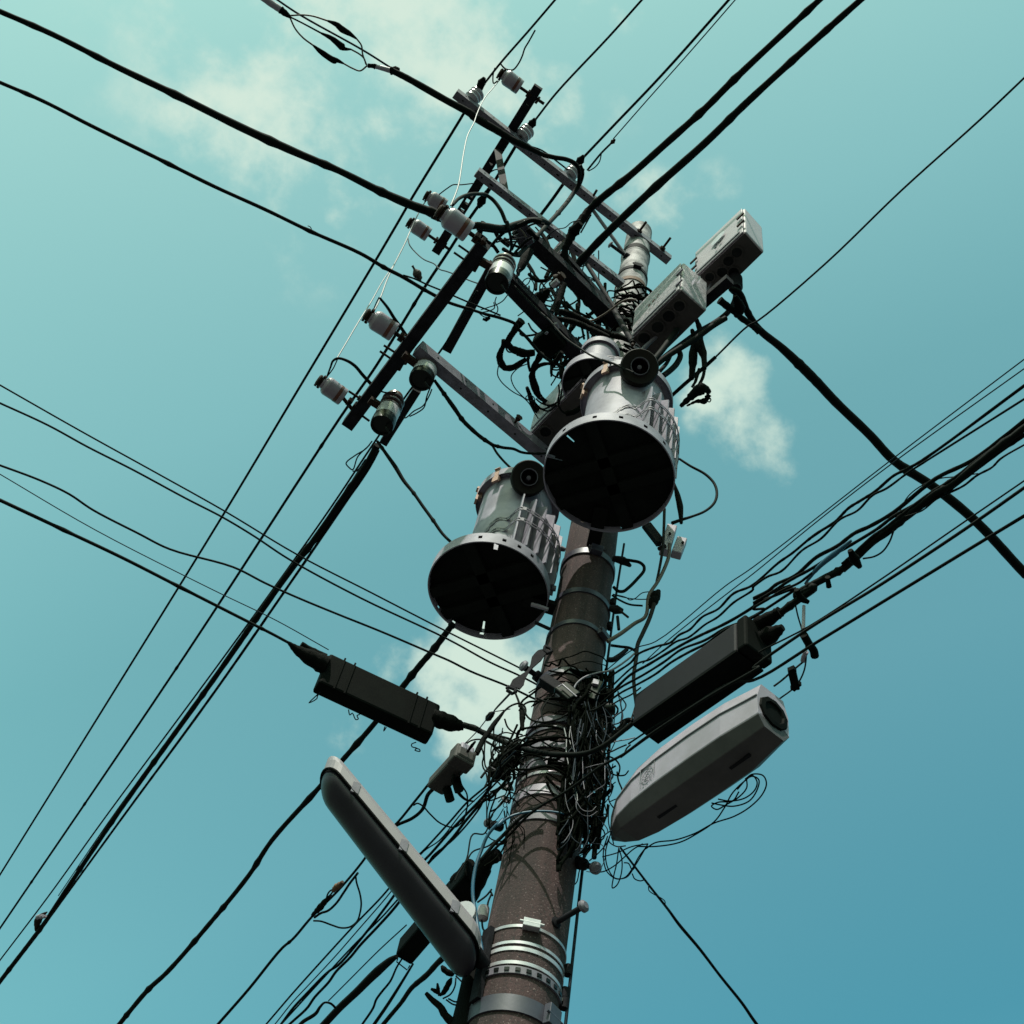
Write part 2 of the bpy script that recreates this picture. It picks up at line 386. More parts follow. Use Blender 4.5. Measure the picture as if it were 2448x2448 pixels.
# ground pipe standing off the right side of the pole
gp = thing('ground_pipe', 'slim blue grey pipe running up the right side of the pole', 'pipe', (0, 0, 0))
pa = side(1354, 2430, .02); pb = side(1393, 2074, .02); pc = side(1469, 1450, .02); pd = side(1492, 1300, .02)
gp.part('tube', MB().tube(spline([pa+(pa-pb)*1.4, pa, pb, pc, pd]), .0062, 8), 'navy')
for yy, xx in ((2375, 1350), (2320, 1358), (2400, 1349), (1497, 1458), (1440, 1466)):
    c = side(xx, yy, .02); gp.part('clamp', MB().cyl(c-V3((0, 0, .02)), c+V3((0, 0, .02)), .016, 10).beam(c, c*.9+V3((0, 0, c.z*.1)), .02, .02), 'dsteel')
def step_bolt(label, pA, pB, offA, offB, r=.011):
    A = side(*px(pA)[0], offA); B = side(*px(pB)[0], offB); d = (B-A).normalized()
    t = thing('step_bolt', label, 'step bolt', A, 'step bolts on the pole')
    t.part('shank', MB().cyl(A, B, r, 12), 'dsteel'); t.part('head', MB().lathe(B, d, [(-.004, 0), (-.004, r*2.1), (.008, r*2.1), (.016, r*1.2), (.016, 0)], 16), 'steel')
    t.part('collar', MB().lathe(A, d, [(-.02, 0), (-.02, r*2.2), (.03, r*2.0), (.035, r)], 16), 'dsteel')
step_bolt('bare step bolt with round head, lowest on the right side of the pole', 'o 1420,1015', 'o 1715,840', .10, .22)
step_bolt('short dark step bolt poking left under the cable tangle', 'l 190,1570', 'l 85,1535', .0, .05, .009)
step_bolt('step bolt sticking out to the left near the hooked clamp', 'x 1040,270', 'x 790,80', .02, .08, .013)
step_bolt('stubby step bolt right of the pole beneath the tangle', 'n 120,850', 'n 235,885', .05, .12, .012)
step_bolt('step bolt above the crossing braces left of the pole top', 'd 1290,370', 'd 1160,275', .08, .15, .014)

# ------------------------------------------------------------------ crossarms
def holes_on(mb, A, B, w, h, n, face, big=.007, slot=False):
    """dark bolt holes along a beam; face: 'b' bottom, or a unit vector for a side"""
    d = (B-A).normalized(); sd_ = d.cross(V3((0, 0, 1))).normalized(); L_ = (B-A).length; mb.cur = 1; mb.mats = ['blackg']
    for i in range(n):
        c = A + d*L_*(i+.6)/(n+.2)
        if face == 'b': nn = V3((0, 0, -1)); c = c+nn*(h/2)
        else: nn = sd_*face; c = c+nn*(w/2)
        long_ = slot and i % 3 == 1
        e2 = d; e3 = nn.cross(d); k = 10
        vs = [c+nn*.0015+e2*math.cos(2*math.pi*j/k)*big*(2.6 if long_ else 1)+e3*math.sin(2*math.pi*j/k)*big for j in range(k)]
        vs += [p-nn*.004 for p in vs]
        mb.add(vs, [tuple(range(k))]+[(j, (j+1) % k, k+(j+1) % k, k+j) for j in range(k)])
    mb.cur = 0
def arm(label, pA, pB, zA, wpx, h, m='dsteel', n=0, slot=False, zB=None, name='crossarm', group='crossarms on the pole'):
    A, B = pt(pA, zA), pt(pB, zB or zA); W_ = m_of_px(wpx, (A+B)/2)
    t = thing(name, label, 'crossarm', A, group)
    mb = MB().beam(A, B, W_, h)
    if n:
        sgn = -1 if (B-A).normalized().cross(V3((0, 0, 1))).dot(V3((CAM.x, CAM.y, 0))) < 0 else 1
        holes_on(mb, A, B, W_, h, n, sgn, slot=slot); holes_on(mb, A, B, W_, h, n, 'b', slot=slot)
    t.part('channel', mb, m)
    return t, A, B, W_
Z1, Z2, Z3, Z4, Z5 = 11.62, 10.60, 9.80, 9.45, 8.25
ZA1, ZA2 = 11.70, 8.33
arm('topmost crossarm with three dead end insulators, bolted to the pole top', 'b 285,395', 'b 1930,1680', Z1, 20, .075, 'steel', 16, True)
arm('second crossarm down, pale slotted side above the beam clamps', 'b 450,1000', 'b 1610,1900', Z2, 19, .07, 'steel', 16, True)
arm('third crossarm, dark and broad, crowded with cable ends', 'r 620,400', 'd 1240,900', Z3, 33, .09, 'dsteel', 9)
arm('fourth crossarm running down from the black bottomed switch', 'r 330,1080', 'd 900,1110', 9.05, 38, .09, 'dsteel', 9, name='crossarm')
arm('lowest crossarm with a smooth lavender lit side, ending behind the large transformer', 'c 960,1390', 'g 2040,1010', Z5, 30, .085, 'steel', 5)
# dark companion of the third arm and steel struts between the arms
arm('short wide dark channel left of the zinc box, under the braces', 'd 740,360', 'd 1200,880', 9.95, 44, .06, 'dsteel', 0, name='crossarm')
def strut(label, pA, zA, pB, zB, wpx, flat=False, m='dsteel'):
    A, B = pt(pA, zA), pt(pB, zB); W_ = m_of_px(wpx, (A+B)/2)
    t = thing('brace', label, 'brace', A, 'steel braces between the arms')
    if flat: t.part('bar', MB().beam(A, B, W_, .012, (HEAD+V3((0, 0, .3)))), m)
    else: t.part('bar', MB().cyl(A, B, W_/2, 12), m)
    for c in (A, B): t.part('bolt', MB().cyl(c-V3((0, 0, .035)), c+V3((0, 0, .03)), .011, 8), 'iron')
strut('flat dark brace hanging from the upper side arm to the second crossarm', 'b 610,830', ZA1-.03, 'b 665,1140', Z2+.05, 17, True)
strut('slim round brace from the topmost crossarm down to the pole', 'b 1340,1290', Z1-.03, 'd 1420,560', 11.0, 9, m='steel')
strut('slim round brace crossing behind the third crossarm', 'd 960,400', Z2-.03, 'd 1210,800', 9.75, 11)
strut('dark flat brace beside the slim round one near the zinc box', 'd 880,450', Z2-.05, 'd 1130,830', 9.9, 20, True)
strut('lower tubular brace running into the tangle above the large transformer', 'd 1190,790', 9.7, 'd 1330,1030', 9.0, 14)
strut('short dark cross strut between second and third crossarm', 'r 1330,640', Z2-.1, 'r 1150,860', Z3+.05, 16, True)

# slotted side arm up at the top and the big side arm with the large insulators
def slotted(label, pA, pB, z, wpx, h, slots):
    A, B = pt(pA, z), pt(pB, z); W_ = m_of_px(wpx, (A+B)/2); d = (B-A).normalized(); L_ = (B-A).length; sd_ = d.cross(V3((0, 0, 1))).normalized()
    t = thing('side_arm', label, 'crossarm', A, 'side arms across the crossarms'); mb = MB(); cur = 0
    for s0, s1 in slots+[(1, 1)]:
        mb.beam(A+d*L_*cur, A+d*L_*s0, W_, h)
        if s1 > s0:
            for sg in (-1, 1): mb.beam(A+d*L_*s0+sd_*sg*W_*.36, A+d*L_*s1+sd_*sg*W_*.36, W_*.28, h)
        cur = s1
    t.part('channel', mb, 'dsteel'); return t
slotted('upper side arm pierced by slots, under the topmost insulators', 'b 135,1620', 'b 925,345', ZA1, 22, .05, [(.27, .285), (.315, .345), (.36, .375), (.555, .565), (.62, .64), (.9, .905)])
t, A2a, A2b, _ = arm('large lower side arm carrying three big striped insulators', 'c 1470,590', 'g 425,695', ZA2, 31, .075, 'dsteel', 8, name='side_arm', group='side arms across the crossarms')
arm('side arm behind the black bottomed switches, parallel to the big one', 'r 260,980', 'c 1190,1400', 8.75, 24, .075, 'dsteel', 6, name='side_arm', group='side arms across the crossarms')
arm('stub side arm between the two lower black bottomed switches', 'g 960,420', 'g 700,830', 8.75, 20, .06, 'dsteel', 3, name='side_arm', group='side arms across the crossarms')
arm('bracket arm under the two square boxes beside the pole top', 'N 1500,880', 'N 1745,668', 9.35, 24, .06, 'dsteel', 5, name='side_arm', group='side arms across the crossarms')
# through bolts on the arms
def bolt(label, path, z, w=6, cat='bolt', m='iron'):
    P = trace(path, z); R = m_of_px(w/2, P[0]); d = (P[1]-P[0]).normalized()
    t = thing('through_bolt', label, cat, P[0], 'long through bolts on the arms')
    t.part('shank', MB().cyl(P[0], P[1], R, 8), m)
    L_ = (P[1]-P[0]).length
    t.part('nut', MB().lathe(P[0]+d*L_*.72, d, [(0, 0), (0, R*2.3), (.02, R*2.3), (.02, R*3), (.026, R*3), (.026, 0)], 6, False), m)
bolt('bolt with long thread left of the first big switch, upper of two', 'c 1275,600 1390,680', ZA2)
bolt('bolt with long thread left of the first big switch, lower of two', 'c 1240,655 1355,735', ZA2)
bolt('upper of two bolts left of the middle of the large side arm', 'c 700,1370 810,1440', ZA2)
bolt('lower of two bolts left of the middle of the large side arm', 'c 670,1415 780,1490', ZA2)
bolt('bolt right beside the lowest striped insulator', 'g 430,435 530,500', ZA2)
bolt('bolt poking out right near the lower end of the large side arm', 'g 590,665 500,600', ZA2)
bolt('bolt standing up from the topmost crossarm, nearest the thick cables', 'b 1375,1140 1330,1215', Z1)
bolt('bolt standing up from the topmost crossarm over the pole top', 'b 1755,1385 1690,1475', Z1)
bolt('bolt standing up at the right end of the topmost crossarm', 'd 1620,220 1545,320', Z1)
bolt('short bolt under the lowest crossarm', 'g 1700,690 1740,640', Z5)
bolt('bolt head beneath the side arm next to the small loose wires', 'c 1395,800 1440,720', ZA2, 9)
bolt('bolt cluster under the side arm left of the second switch', 'c 815,1560 860,1480', ZA2, 9)

# ------------------------------------------------------------------ striped porcelain insulators
def post(label, pS, pE, pPin, z, wpx, cap_dir=None):
    A, B, Cc = pt(pS, z), pt(pE, z), pt(pPin, z); d = (B-A).normalized(); L_ = (B-A).length; R = m_of_px(wpx/2, A)
    t = thing('post_insulator', label, 'insulator', B, 'striped porcelain post insulators')
    t.part('body', MB().lathe(A, d, [(-.02, 0), (-.02, R*.55), (-.012, R*.62), (0, R*.62), (.004, R*.8), (L_*.12, R*.98), (L_*.2, R*1.02), (L_*.66, R*.97), (L_*.66, R*.97)], 36), 'porc')
    t.part('stripe', MB().lathe(A, d, [(L_*.66, R*.97), (L_*.665, R*1.0), (L_*.80, R*.99), (L_*.805, R*.96)], 36), 'brown')
    t.part('skirt', MB().lathe(A, d, [(L_*.805, R*.96), (L_*.81, R*.99), (L_*.97, R*.98), (L_, R*.9), (L_, R*.5), (L_*.8, R*.4), (L_*.8, 0)], 36), 'porc')
    ck = MB().lathe(A, d, [(-L_*.33, 0), (-L_*.33, R*.45), (-L_*.28, R*.62), (-L_*.2, R*.62), (-L_*.17, R*.4), (-.03, R*.4), (-.02, R*.6), (0, R*.6)], 20)
    s_ = d.cross(V3((0, 0, 1))).normalized()
    for q_ in (-1, 1): ck.cyl(A-d*L_*.12+s_*q_*R*.3, A-d*L_*.12+s_*q_*R*.85, R*.16, 8)
    ck.beam(A-d*L_*.26-s_*R*.75, A-d*L_*.26+s_*R*.5, R*.25, R*.5)
    t.part('head_clamp', ck, 'iron')
    pn = MB().cyl(B-d*L_*.1, Cc, R*.2, 10); t.part('pin', pn, 'iron')
    nt_ = MB(); Lp = (Cc-B).length
    for f_ in (.30, .40, .70): nt_.lathe(B+d*Lp*f_, d, [(0, 0), (0, R*.5), (R*.3, R*.5), (R*.3, 0)], 6, False)
    t.part('nuts', nt_, 'iron')
    return t
ZI = ZA1
post('striped insulator at the upper tip of the slotted side arm', 'b 662,262', 'b 785,352', 'b 968,478', ZI, 38)
post('small striped insulator close above the largest one', 'b 88,1197', 'b 205,1268', 'b 330,1350', ZI, 36)
post('small striped insulator at the foot of the slotted side arm', 'c 925,440', 'c 1045,522', 'c 1210,635', ZI, 36)
post('largest striped insulator, head tied to the drooping bare wire', 'b 208,1335', 'b 390,1468', 'b 520,1560', ZA2, 55)
post('large striped insulator halfway down the large side arm', 'c 612,1160', 'c 782,1272', 'c 905,1355', ZA2, 50)
post('striped insulator at the lowest left end of the large side arm', 'c 240,1665', 'c 390,1772', 'g 470,590', ZA2, 46)

# ------------------------------------------------------------------ cylindrical fused cutouts
def cutout(label, pB, wpx, z, H, pArm, ribs):
    B = pt(pB, z); R = m_of_px(wpx/2, B); U = V3((0, 0, 1))
    t = thing('fuse_cutout', label, 'fuse cutout', B, 'cylindrical fuse cutouts with black mouths')
    t.part('mouth', MB().lathe(B, U, [(.012, 0), (.012, R*.80), (0, R*.86), (0, R*1.0), (.03, R*1.04), (H*.22, R*1.02), (H*.26, R*.95)], 36), 'blackg')
    t.part('barrel', MB().lathe(B, U, [(H*.24, R*.97), (H*.26, R), (H*.52, R), (H*.54, R*.94)], 36), 'porcw')
    for i in range(ribs):
        h0 = H*(.54+.44*i/ribs); h1 = H*(.54+.44*(i+.62)/ribs)
        t.part('shed', MB().lathe(B, U, [(h0, R*.8), (h0, R*1.0), (h0+(h1-h0)*.35, R*1.03), (h1, R*.86), (h1+.004, R*.76)], 36), 'glaze')
    t.part('core', MB().lathe(B, U, [(H*.5, R*.77), (H*1.02, R*.77), (H*1.06, R*.5), (H*1.06, 0)], 24), 'brown')
    e = pt(pArm, z+H*.5); c = B+U*H*.5; t.part('bracket', MB().beam(c, V3((e.x, e.y, c.z)), .045, .03), 'iron')
    hk = MB().tube([B+V3((R*.3, -R*.2, .0)), B+V3((R*.4, -R*.3, -.03)), B+V3((R*.9, -R*.1, -.035))], .006, 6); t.part('lever', hk, 'blackg')
cutout('uppermost black mouthed switch, ringed by brown sheds', 'r 305,1275', 59, 8.15, .33, 'r 60,930', 3)
cutout('middle black mouthed switch beside the end of the lowest crossarm', 'c 985,1640', 58, 8.05, .26, 'c 850,1440', 1)
cutout('lowest black mouthed switch with three tall sheds', 'g 685,700', 56, 8.0, .36, 'g 590,500', 3)

# dead-end insulators on the topmost crossarm, wires leave up to the right
def deadend(label, pC, wpx, z, rings=3):
    Cc = pt(pC, z); R = m_of_px(wpx/2, Cc); ax = V3((.18, -.55, .8)).normalized()
    t = thing('spool_insulator', label, 'insulator', Cc, 'white spool insulators on the topmost crossarm')
    P = [(-R*.7, 0), (-R*.7, R*.55)]
    for i in range(rings): h0 = -R*.55+i*R*.55; P += [(h0, R*.72), (h0+R*.18, R*1.0), (h0+R*.34, R*.96), (h0+R*.44, R*.66)]
    P += [(R*1.15, R*.5), (R*1.2, 0)]
    t.part('body', MB().lathe(Cc, ax, P, 32), 'porcw')
    t.part('cap', MB().lathe(Cc, ax, [(R*1.1, 0), (R*1.1, R*.5), (R*1.4, R*.4), (R*1.45, 0)], 20), 'iron')
    t.part('clevis', MB().cyl(Cc-ax*R*1.4, Cc-ax*R*.6, R*.3, 10), 'iron')
deadend('white spool insulator at the far left end of the topmost crossarm', 'b 425,425', 38, Z1+.09)
deadend('white spool insulator in the middle of the topmost crossarm', 'b 812,712', 38, Z1+.09)
deadend('half hidden spool insulator under the black cable bend', 'b 1180,1010', 36, Z1+.09)

# ------------------------------------------------------------------ transformers
def ringwall(mb, c, r, z0, z1, k=96, holes=(), t=.006):
    """ring with real rectangular holes; hole = segment index"""
    zz = [z0, z0+(z1-z0)*.36, z0+(z1-z0)*.66, z1]
    for rr, flip in ((r, False), (r-t, True)):
        vs = [(c.x+rr*math.cos(2*math.pi*j/k), c.y+rr*math.sin(2*math.pi*j/k), z) for z in zz for j in range(k)]
        fs = []
        for i in range(3):
            for j in range(k):
                if i == 1 and j in holes: continue
                f_ = (i*k+j, i*k+(j+1) % k, (i+1)*k+(j+1) % k, (i+1)*k+j); fs.append(f_[::-1] if flip else f_)
        mb.add(vs, fs, True)
    for z in (z0, z1):
        vs = [(c.x+rr*math.cos(2*math.pi*j/k), c.y+rr*math.sin(2*math.pi*j/k), z) for rr in (r-t, r) for j in range(k)]
        mb.add(vs, [(j, (j+1) % k, k+(j+1) % k, k+j) for j in range(k)])
def ladder(mb, pts, h=.028, t=.003, step=.045):
    """perforated steel strap along a path: two rails joined by rungs"""
    S = spline(pts, 8); up = V3((0, 0, 1))
    for sg in (-1, 1):
        for i in range(len(S)-1): mb.beam(S[i]+up*sg*h*.38, S[i+1]+up*sg*h*.38, t, h*.24)
    acc_ = 0
    for i in range(len(S)-1):
        L_ = (S[i+1]-S[i]).length; acc_ += L_
        if acc_ >= step:
            acc_ = 0; d = (S[i+1]-S[i]).normalized(); mb.beam(S[i], S[i]+d*step*.45, t, h*.9)
def transformer(label, pSk, z0, skw, pTk, tkw, ytop, fins, gaps, skm='tank', bush=None, holes=(), finw=.085, plate=True):
    c = pt(pSk, z0); R = m_of_px(skw/2, c); q = pt(pTk, z0); r = m_of_px(tkw/2, q)
    lo, hi = z0, z0+3
    for _ in range(40):
        mz = (lo+hi)/2
        if proj(V3((q.x, q.y, mz)))[1] > ytop: lo = mz
        else: hi = mz
    z1 = lo; U = V3((0, 0, 1)); q0 = V3((q.x, q.y, 0))
    print('transformer', label[:20], 'centre', tuple(round(x, 2) for x in c), 'R', round(R, 3), 'tank', round(q.x, 2), round(q.y, 2), 'r', round(r, 3), 'top', round(z1, 2))
    t = thing('transformer', label, 'transformer', V3((c.x, c.y, z0)), 'can shaped transformers on the pole')
    sk = MB(); ringwall(sk, c, R, z0, z0+.075, holes=holes); t.part('skirt', sk, skm)
    # base plate with a few open slots outside the tank
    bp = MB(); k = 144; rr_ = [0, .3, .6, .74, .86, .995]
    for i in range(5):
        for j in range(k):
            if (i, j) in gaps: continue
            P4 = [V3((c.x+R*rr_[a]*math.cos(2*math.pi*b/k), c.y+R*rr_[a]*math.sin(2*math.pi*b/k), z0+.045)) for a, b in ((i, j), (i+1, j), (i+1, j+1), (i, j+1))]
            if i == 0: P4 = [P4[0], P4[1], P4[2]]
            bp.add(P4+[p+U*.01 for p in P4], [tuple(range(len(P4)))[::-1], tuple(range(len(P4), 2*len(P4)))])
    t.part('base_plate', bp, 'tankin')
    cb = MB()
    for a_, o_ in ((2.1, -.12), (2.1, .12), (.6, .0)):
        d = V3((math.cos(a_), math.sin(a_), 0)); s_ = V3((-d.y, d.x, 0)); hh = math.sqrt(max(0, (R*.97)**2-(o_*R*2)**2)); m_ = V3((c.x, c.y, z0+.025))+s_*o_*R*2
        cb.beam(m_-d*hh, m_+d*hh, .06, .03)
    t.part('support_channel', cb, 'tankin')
    t.part('tank', MB().lathe(q0, U, [(z0+.05, 0), (z0+.05, r*.97), (z0+.07, r), (z1-.02, r), (z1, r)], 56), 'tank')
    t.part('rim', MB().lathe(q0, U, [(z1-.012, r), (z1-.012, r*1.17), (z1-.035, r*1.17), (z1-.035, r*1.185), (z1+.02, r*1.185), (z1+.02, r*1.1)], 56), 'tank')
    t.part('lid', MB().lathe(q0, U, [(z1+.02, r*1.14), (z1+.05, r*.95), (z1+.09, r*.4), (z1+.1, 0)], 48), 'tank')
    lg = MB()
    a0, a1, n = fins; zf0, zf1 = z0+.08, z0+(z1-z0)*.66
    for i in range(n):
        a = math.radians(a0+(a1-a0)*i/max(1, n-1)); d = V3((math.cos(a), math.sin(a), 0)); s_ = V3((-d.y, d.x, 0))*.0035
        A = q0+d*(r-.004); B = q0+d*(r+finw)
        vs = [A+U*zf0-s_, B+U*zf0-s_, B+U*(zf1-.03)-s_, A+U*(zf1+.05)-s_]; vs += [p+s_*2 for p in vs]
        t.part('cooling_fin', MB().add(vs, [(0, 1, 2, 3), (7, 6, 5, 4), (0, 4, 5, 1), (1, 5, 6, 2), (2, 6, 7, 3), (3, 7, 4, 0)]), 'tank')
    for hgt in (.40, .62):
        pl = []
        for i in range(-2, n+2):
            a = math.radians(a0+(a1-a0)*i/max(1, n-1)); out_ = finw+.003 if 0 <= i < n else .004
            pl.append(q0+V3((math.cos(a), math.sin(a), 0))*(r+out_)+U*(zf0+(zf1-zf0)*hgt))
        a = math.radians(a0-52); pl.insert(0, q0+V3((math.cos(a), math.sin(a), 0))*(r+.005)+U*(zf0+(zf1-zf0)*(hgt-.35)))
        lb = MB(); ladder(lb, pl); t.part('perforated_strap', lb, 'steel')
    if bush:
        az, zo, br = bush; d = V3((math.cos(math.radians(az)), math.sin(math.radians(az)), 0))
        ax = (d*.72-U*.69).normalized(); P = q0+d*(r*.80)+U*(z1-zo)
        b_ = t.part('bushing', MB().lathe(P, ax, [(0, 0), (0, br*.75), (.06, br*.8), (.15, br*.98), (.19, br), (.205, br*.93), (.200, br*.5), (.185, br*.46), (.13, br*.4), (.13, 0)], 40), 'dark')
        t.part('terminal_ring', MB().lathe(P, ax, [(.196, br*.44), (.212, br*.45), (.212, br*.475), (.196, br*.48)], 32), 'steel', under=b_)
        t.part('terminal', MB().lathe(P, ax, [(.13, .014), (.19, .012), (.195, 0)], 12), 'steel', under=b_)
        t.bush_tip = P+ax*.19
    # lid hooks and lifting lugs
    for a in ((252, 160, 20, 205) if r > .16 else ()):
        d = V3((math.cos(math.radians(a)), math.sin(math.radians(a)), 0)); P = q0+d*(r*1.17)+U*(z1-.01)
        t.part('lid_clamp', MB().beam(P-U*.05-d*.01, P+U*.035-d*.01, .026, .03, d).beam(P-U*.04, P-U*.085, .038, .012, d).beam(P+U*.025-d*.03, P+U*.04+d*.012, .03, .02, d), 'copper')
    # bracket to the pole
    z = z0+.03; tw = -V3((c.x, c.y, 0)); L_ = tw.length; tw.normalize()
    t.part('pole_bracket', MB().beam(V3((c.x, c.y, z))+tw*R*.6, V3((c.x, c.y, z))+tw*(L_-rad(z)*.5), .07, .03), 'tankin')
    return t, q0, r, z1
T1, q1, r1, zt1 = transformer('largest grey transformer, finned tank and bright skirt rim, in front of the pole', 'N 1455,1142', 6.95, 316, 'N 1474,1142', 206, 962,
    (262, 385, 12), {(3, 74), (4, 74), (3, 62), (4, 62), (4, 63)}, bush=(246, .03, .105), holes=(36, 42, 50, 58, 64, 70, 76, 82, 88, 10, 20))
T2, q2, r2, zt2 = transformer('shadier grey transformer hanging lower left of the pole', 'N 1166,1415', 6.5, 293, 'N 1186,1414', 188, 1207,
    (250, 350, 8), {(3, 96), (4, 96), (3, 97), (3, 86), (4, 86), (3, 24), (4, 24), (3, 14)}, bush=(250, .03, .098), holes=(66, 70, 74, 60, 30, 35, 40, 24, 8, 16))
T3, q3, r3, zt3 = transformer('small half hidden transformer behind the largest one, dark round base', 'N 1415,922', 8.35, 146, 'N 1421,922', 84, 850,
    (300, 420, 2), set(), skm='tank', holes=())

# ------------------------------------------------------------------ square boxes by the pole top
def case(label, corners, z, H, mside, mbot, name='junction_box', door=True, cat='junction box', ports=None, sink=.0):
    q = [pt(c_, z) for c_ in corners]; U = V3((0, 0, 1)); cc = sum(q, V3())/4
    if (q[1]-q[0]).cross(q[2]-q[0]).z < 0: pass
    t = thing(name, label, cat, cc, 'square boxes beside the pole')
    t.part('case', MB().hexa(q, U*H), mside, .012)
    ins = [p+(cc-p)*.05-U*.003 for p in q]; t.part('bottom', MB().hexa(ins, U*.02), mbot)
    f = (q[1]-q[0]).normalized(); nn = f.cross(U)
    if nn.dot(cc-q[0]) > 0: nn = -nn
    if door:
        L_ = (q[1]-q[0]).length
        A = q[0]+nn*.004; dd = MB().hexa([A+f*L_*.03, A+f*L_*.97, A+f*L_*.97-nn*.012+nn*.022, A+f*L_*.03+nn*.01], U*H*.98)
        t.door = t.part('door', dd, mside, .01)
        t.part('door_lip', MB().beam(A+f*L_*.08+nn*.014+U*.035, A+f*L_*.92+nn*.014+U*.035, .008, .022), 'mark', under=t.door)
    if ports:
        for (a, b, rr) in ports:
            P = q[0]+(q[1]-q[0])*a+(q[3]-q[0])*b-U*.004
            pp_ = t.part('cable_port', MB().lathe(P, -U, [(0, rr), (.01, rr), (.01, rr*.8), (.002, rr*.78)], 20), 'boxd')
            t.part('port_mouth', MB().lathe(P-U*.001, -U, [(0, 0), (.003, rr*.76), (.003, rr*.77)], 20), 'blackg', under=pp_)
    return t, q, f, nn
B1, qb1, f1, n1 = case('pale enamelled box with oval sticker, furthest right of the boxes', ['e 835,705', 'e 1232,332', 'e 1375,492', 'e 985,872'], 9.75, .47, 'boxw', 'boxd',
    ports=[(.72, .30, .045), (.55, .32, .045), (.38, .45, .045), (.50, .72, .045), (.20, .28, .04)])
Lb = (qb1[1]-qb1[0]).length
cS = qb1[0]+f1*Lb*.52+n1*.03+V3((0, 0, .26))
B1.part('sticker', MB().add([cS+f1*math.cos(a*math.pi/12)*.065+V3((0, 0, 1))*(math.sin(a*math.pi/12)*.05+math.cos(a*math.pi/12)*.01) for a in range(24)], [tuple(range(24))]), 'porcw', under=B1.door)
for dx, dz in ((.06, .17), (.02, .12)):
    P = qb1[0]+f1*(Lb*.5+dx-.03)+n1*.027+V3((0, 0, dz)); B1.part('rivet', MB().cyl(P, P+n1*.006, .011, 10), 'blackg')
for e_, a_ in ((.03, 1), (.96, 1)):
    for hh in (.13, .27):
        P = qb1[0]+f1*Lb*e_+n1*.03+V3((0, 0, hh))
        B1.part('latch', MB().beam(P-f1*.03, P+f1*.035, .01, .022).beam(P+f1*.02-V3((0, 0, .03)), P+f1*.02+V3((0, 0, .03)), .012, .012), 'iron')
P = qb1[2]+V3((0, 0, .2)); B1.part('rear_bracket', MB().beam(P-V3((0, 0, .12)), P+V3((0, 0, .05)), .07, .06), 'iron')
B2, qb2, f2, n2 = case('spangled zinc box with small brown lettering, between the pale box and the pole', ['N 1509,810', 'N 1630,690', 'N 1690,742', 'N 1562,868'], 9.05, .45, 'boxz', 'boxd',
    ports=[(.15, .25, .05), (.4, .3, .05), (.62, .3, .05), (.82, .3, .045)])
L2_ = (qb2[1]-qb2[0]).length; cL = qb2[0]+f2*L2_*.38+n2*.028+V3((0, 0, .17)); st = MB(); UP = V3((0, 0, 1))
def stroke(mb, a, b, s=.004): mb.beam(a, b, s, s)
for i, gl in enumerate([[((0, 0), (.02, .0)), ((0, 0), (0, .02)), ((0, .02), (.02, .02)), ((.02, 0), (.02, .02))], [((0, 0), (.01, .03)), ((.02, 0), (.008, .02)), ((0, .02), (.022, .02)), ((.01, .0), (.012, .03))], [((0, .03), (.024, .03)), ((.012, 0), (.012, .03)), ((.004, 0), (.012, 0))]]):
    for (a0_, b0_), (a1_, b1_) in gl: stroke(st, cL+f2*(i*.04+a0_)+UP*b0_, cL+f2*(i*.04+a1_)+UP*b1_)
B2.part('lettering', st, 'brown', under=B2.door)
for hh in (.08, .26): P = qb2[1]-f2*.01+n2*.02+UP*hh; B2.part('latch', MB().beam(P-f2*.03, P+f2*.03, .01, .02), 'steel')
P = qb2[1]+f2*.05-n2*.05
for k_ in range(2): B2.part('hanging_tag', MB().add([P+f2*.03*k_+UP*(.12+.06*math.sin(a*math.pi/8))+n2*-(.0)+(-n2)*.02*k_+f2*.016*math.cos(a*math.pi/8) for a in range(16)], [tuple(range(16))]), 'lampw')
B3, qb3, f3, n3 = case('mottled zinc box seen behind the large transformer rim', ['N 1264,1045', 'N 1398,905', 'N 1440,955', 'N 1312,1088'], 8.35, .34, 'boxz', 'boxd', ports=[(.2, .3, .045)])
# small two block terminal housing right of the pole
tb = thing('terminal_block', 'small grey two part terminal block right of the large transformer base', 'terminal block', side(1610, 1300, .1))
for (x0, y0, x1, y1) in ((1578, 1322, 1604, 1262), (1606, 1328, 1628, 1292)):
    A = side(x0+10, y0, .12); B = side(x1+2, y1, .12)
    tb.part('block', MB().beam(A, B, .055, .05, HEAD), 'lampw', .006)
tb.part('strap', MB().beam(side(1545, 1255, .1), side(1580, 1300, .1), .05, .03, HEAD), 'dsteel')
tb.part('bolt', MB().cyl(side(1575, 1312, .16), side(1590, 1306, .16), .012, 8), 'iron')
for xx, yy in ((1603, 1279), (1634, 1300)): P = side(xx-2, yy-2, .15); tb.part('bolt', MB().cyl(P, P-HEAD*.008-UP*.004, .008, 8), 'blackg')

# ------------------------------------------------------------------ long closures and lamps
def loft(mb, stations, smooth=False):
    k = len(stations[0]); vs = [p for s_ in stations for p in s_]
    fs = [(i*k+j, i*k+(j+1) % k, (i+1)*k+(j+1) % k, (i+1)*k+j) for i in range(len(stations)-1) for j in range(k)]
    mb.add(vs, fs, smooth); mb.add(stations[0], [tuple(range(k))[::-1]]); mb.add(stations[-1], [tuple(range(k))]); return mb
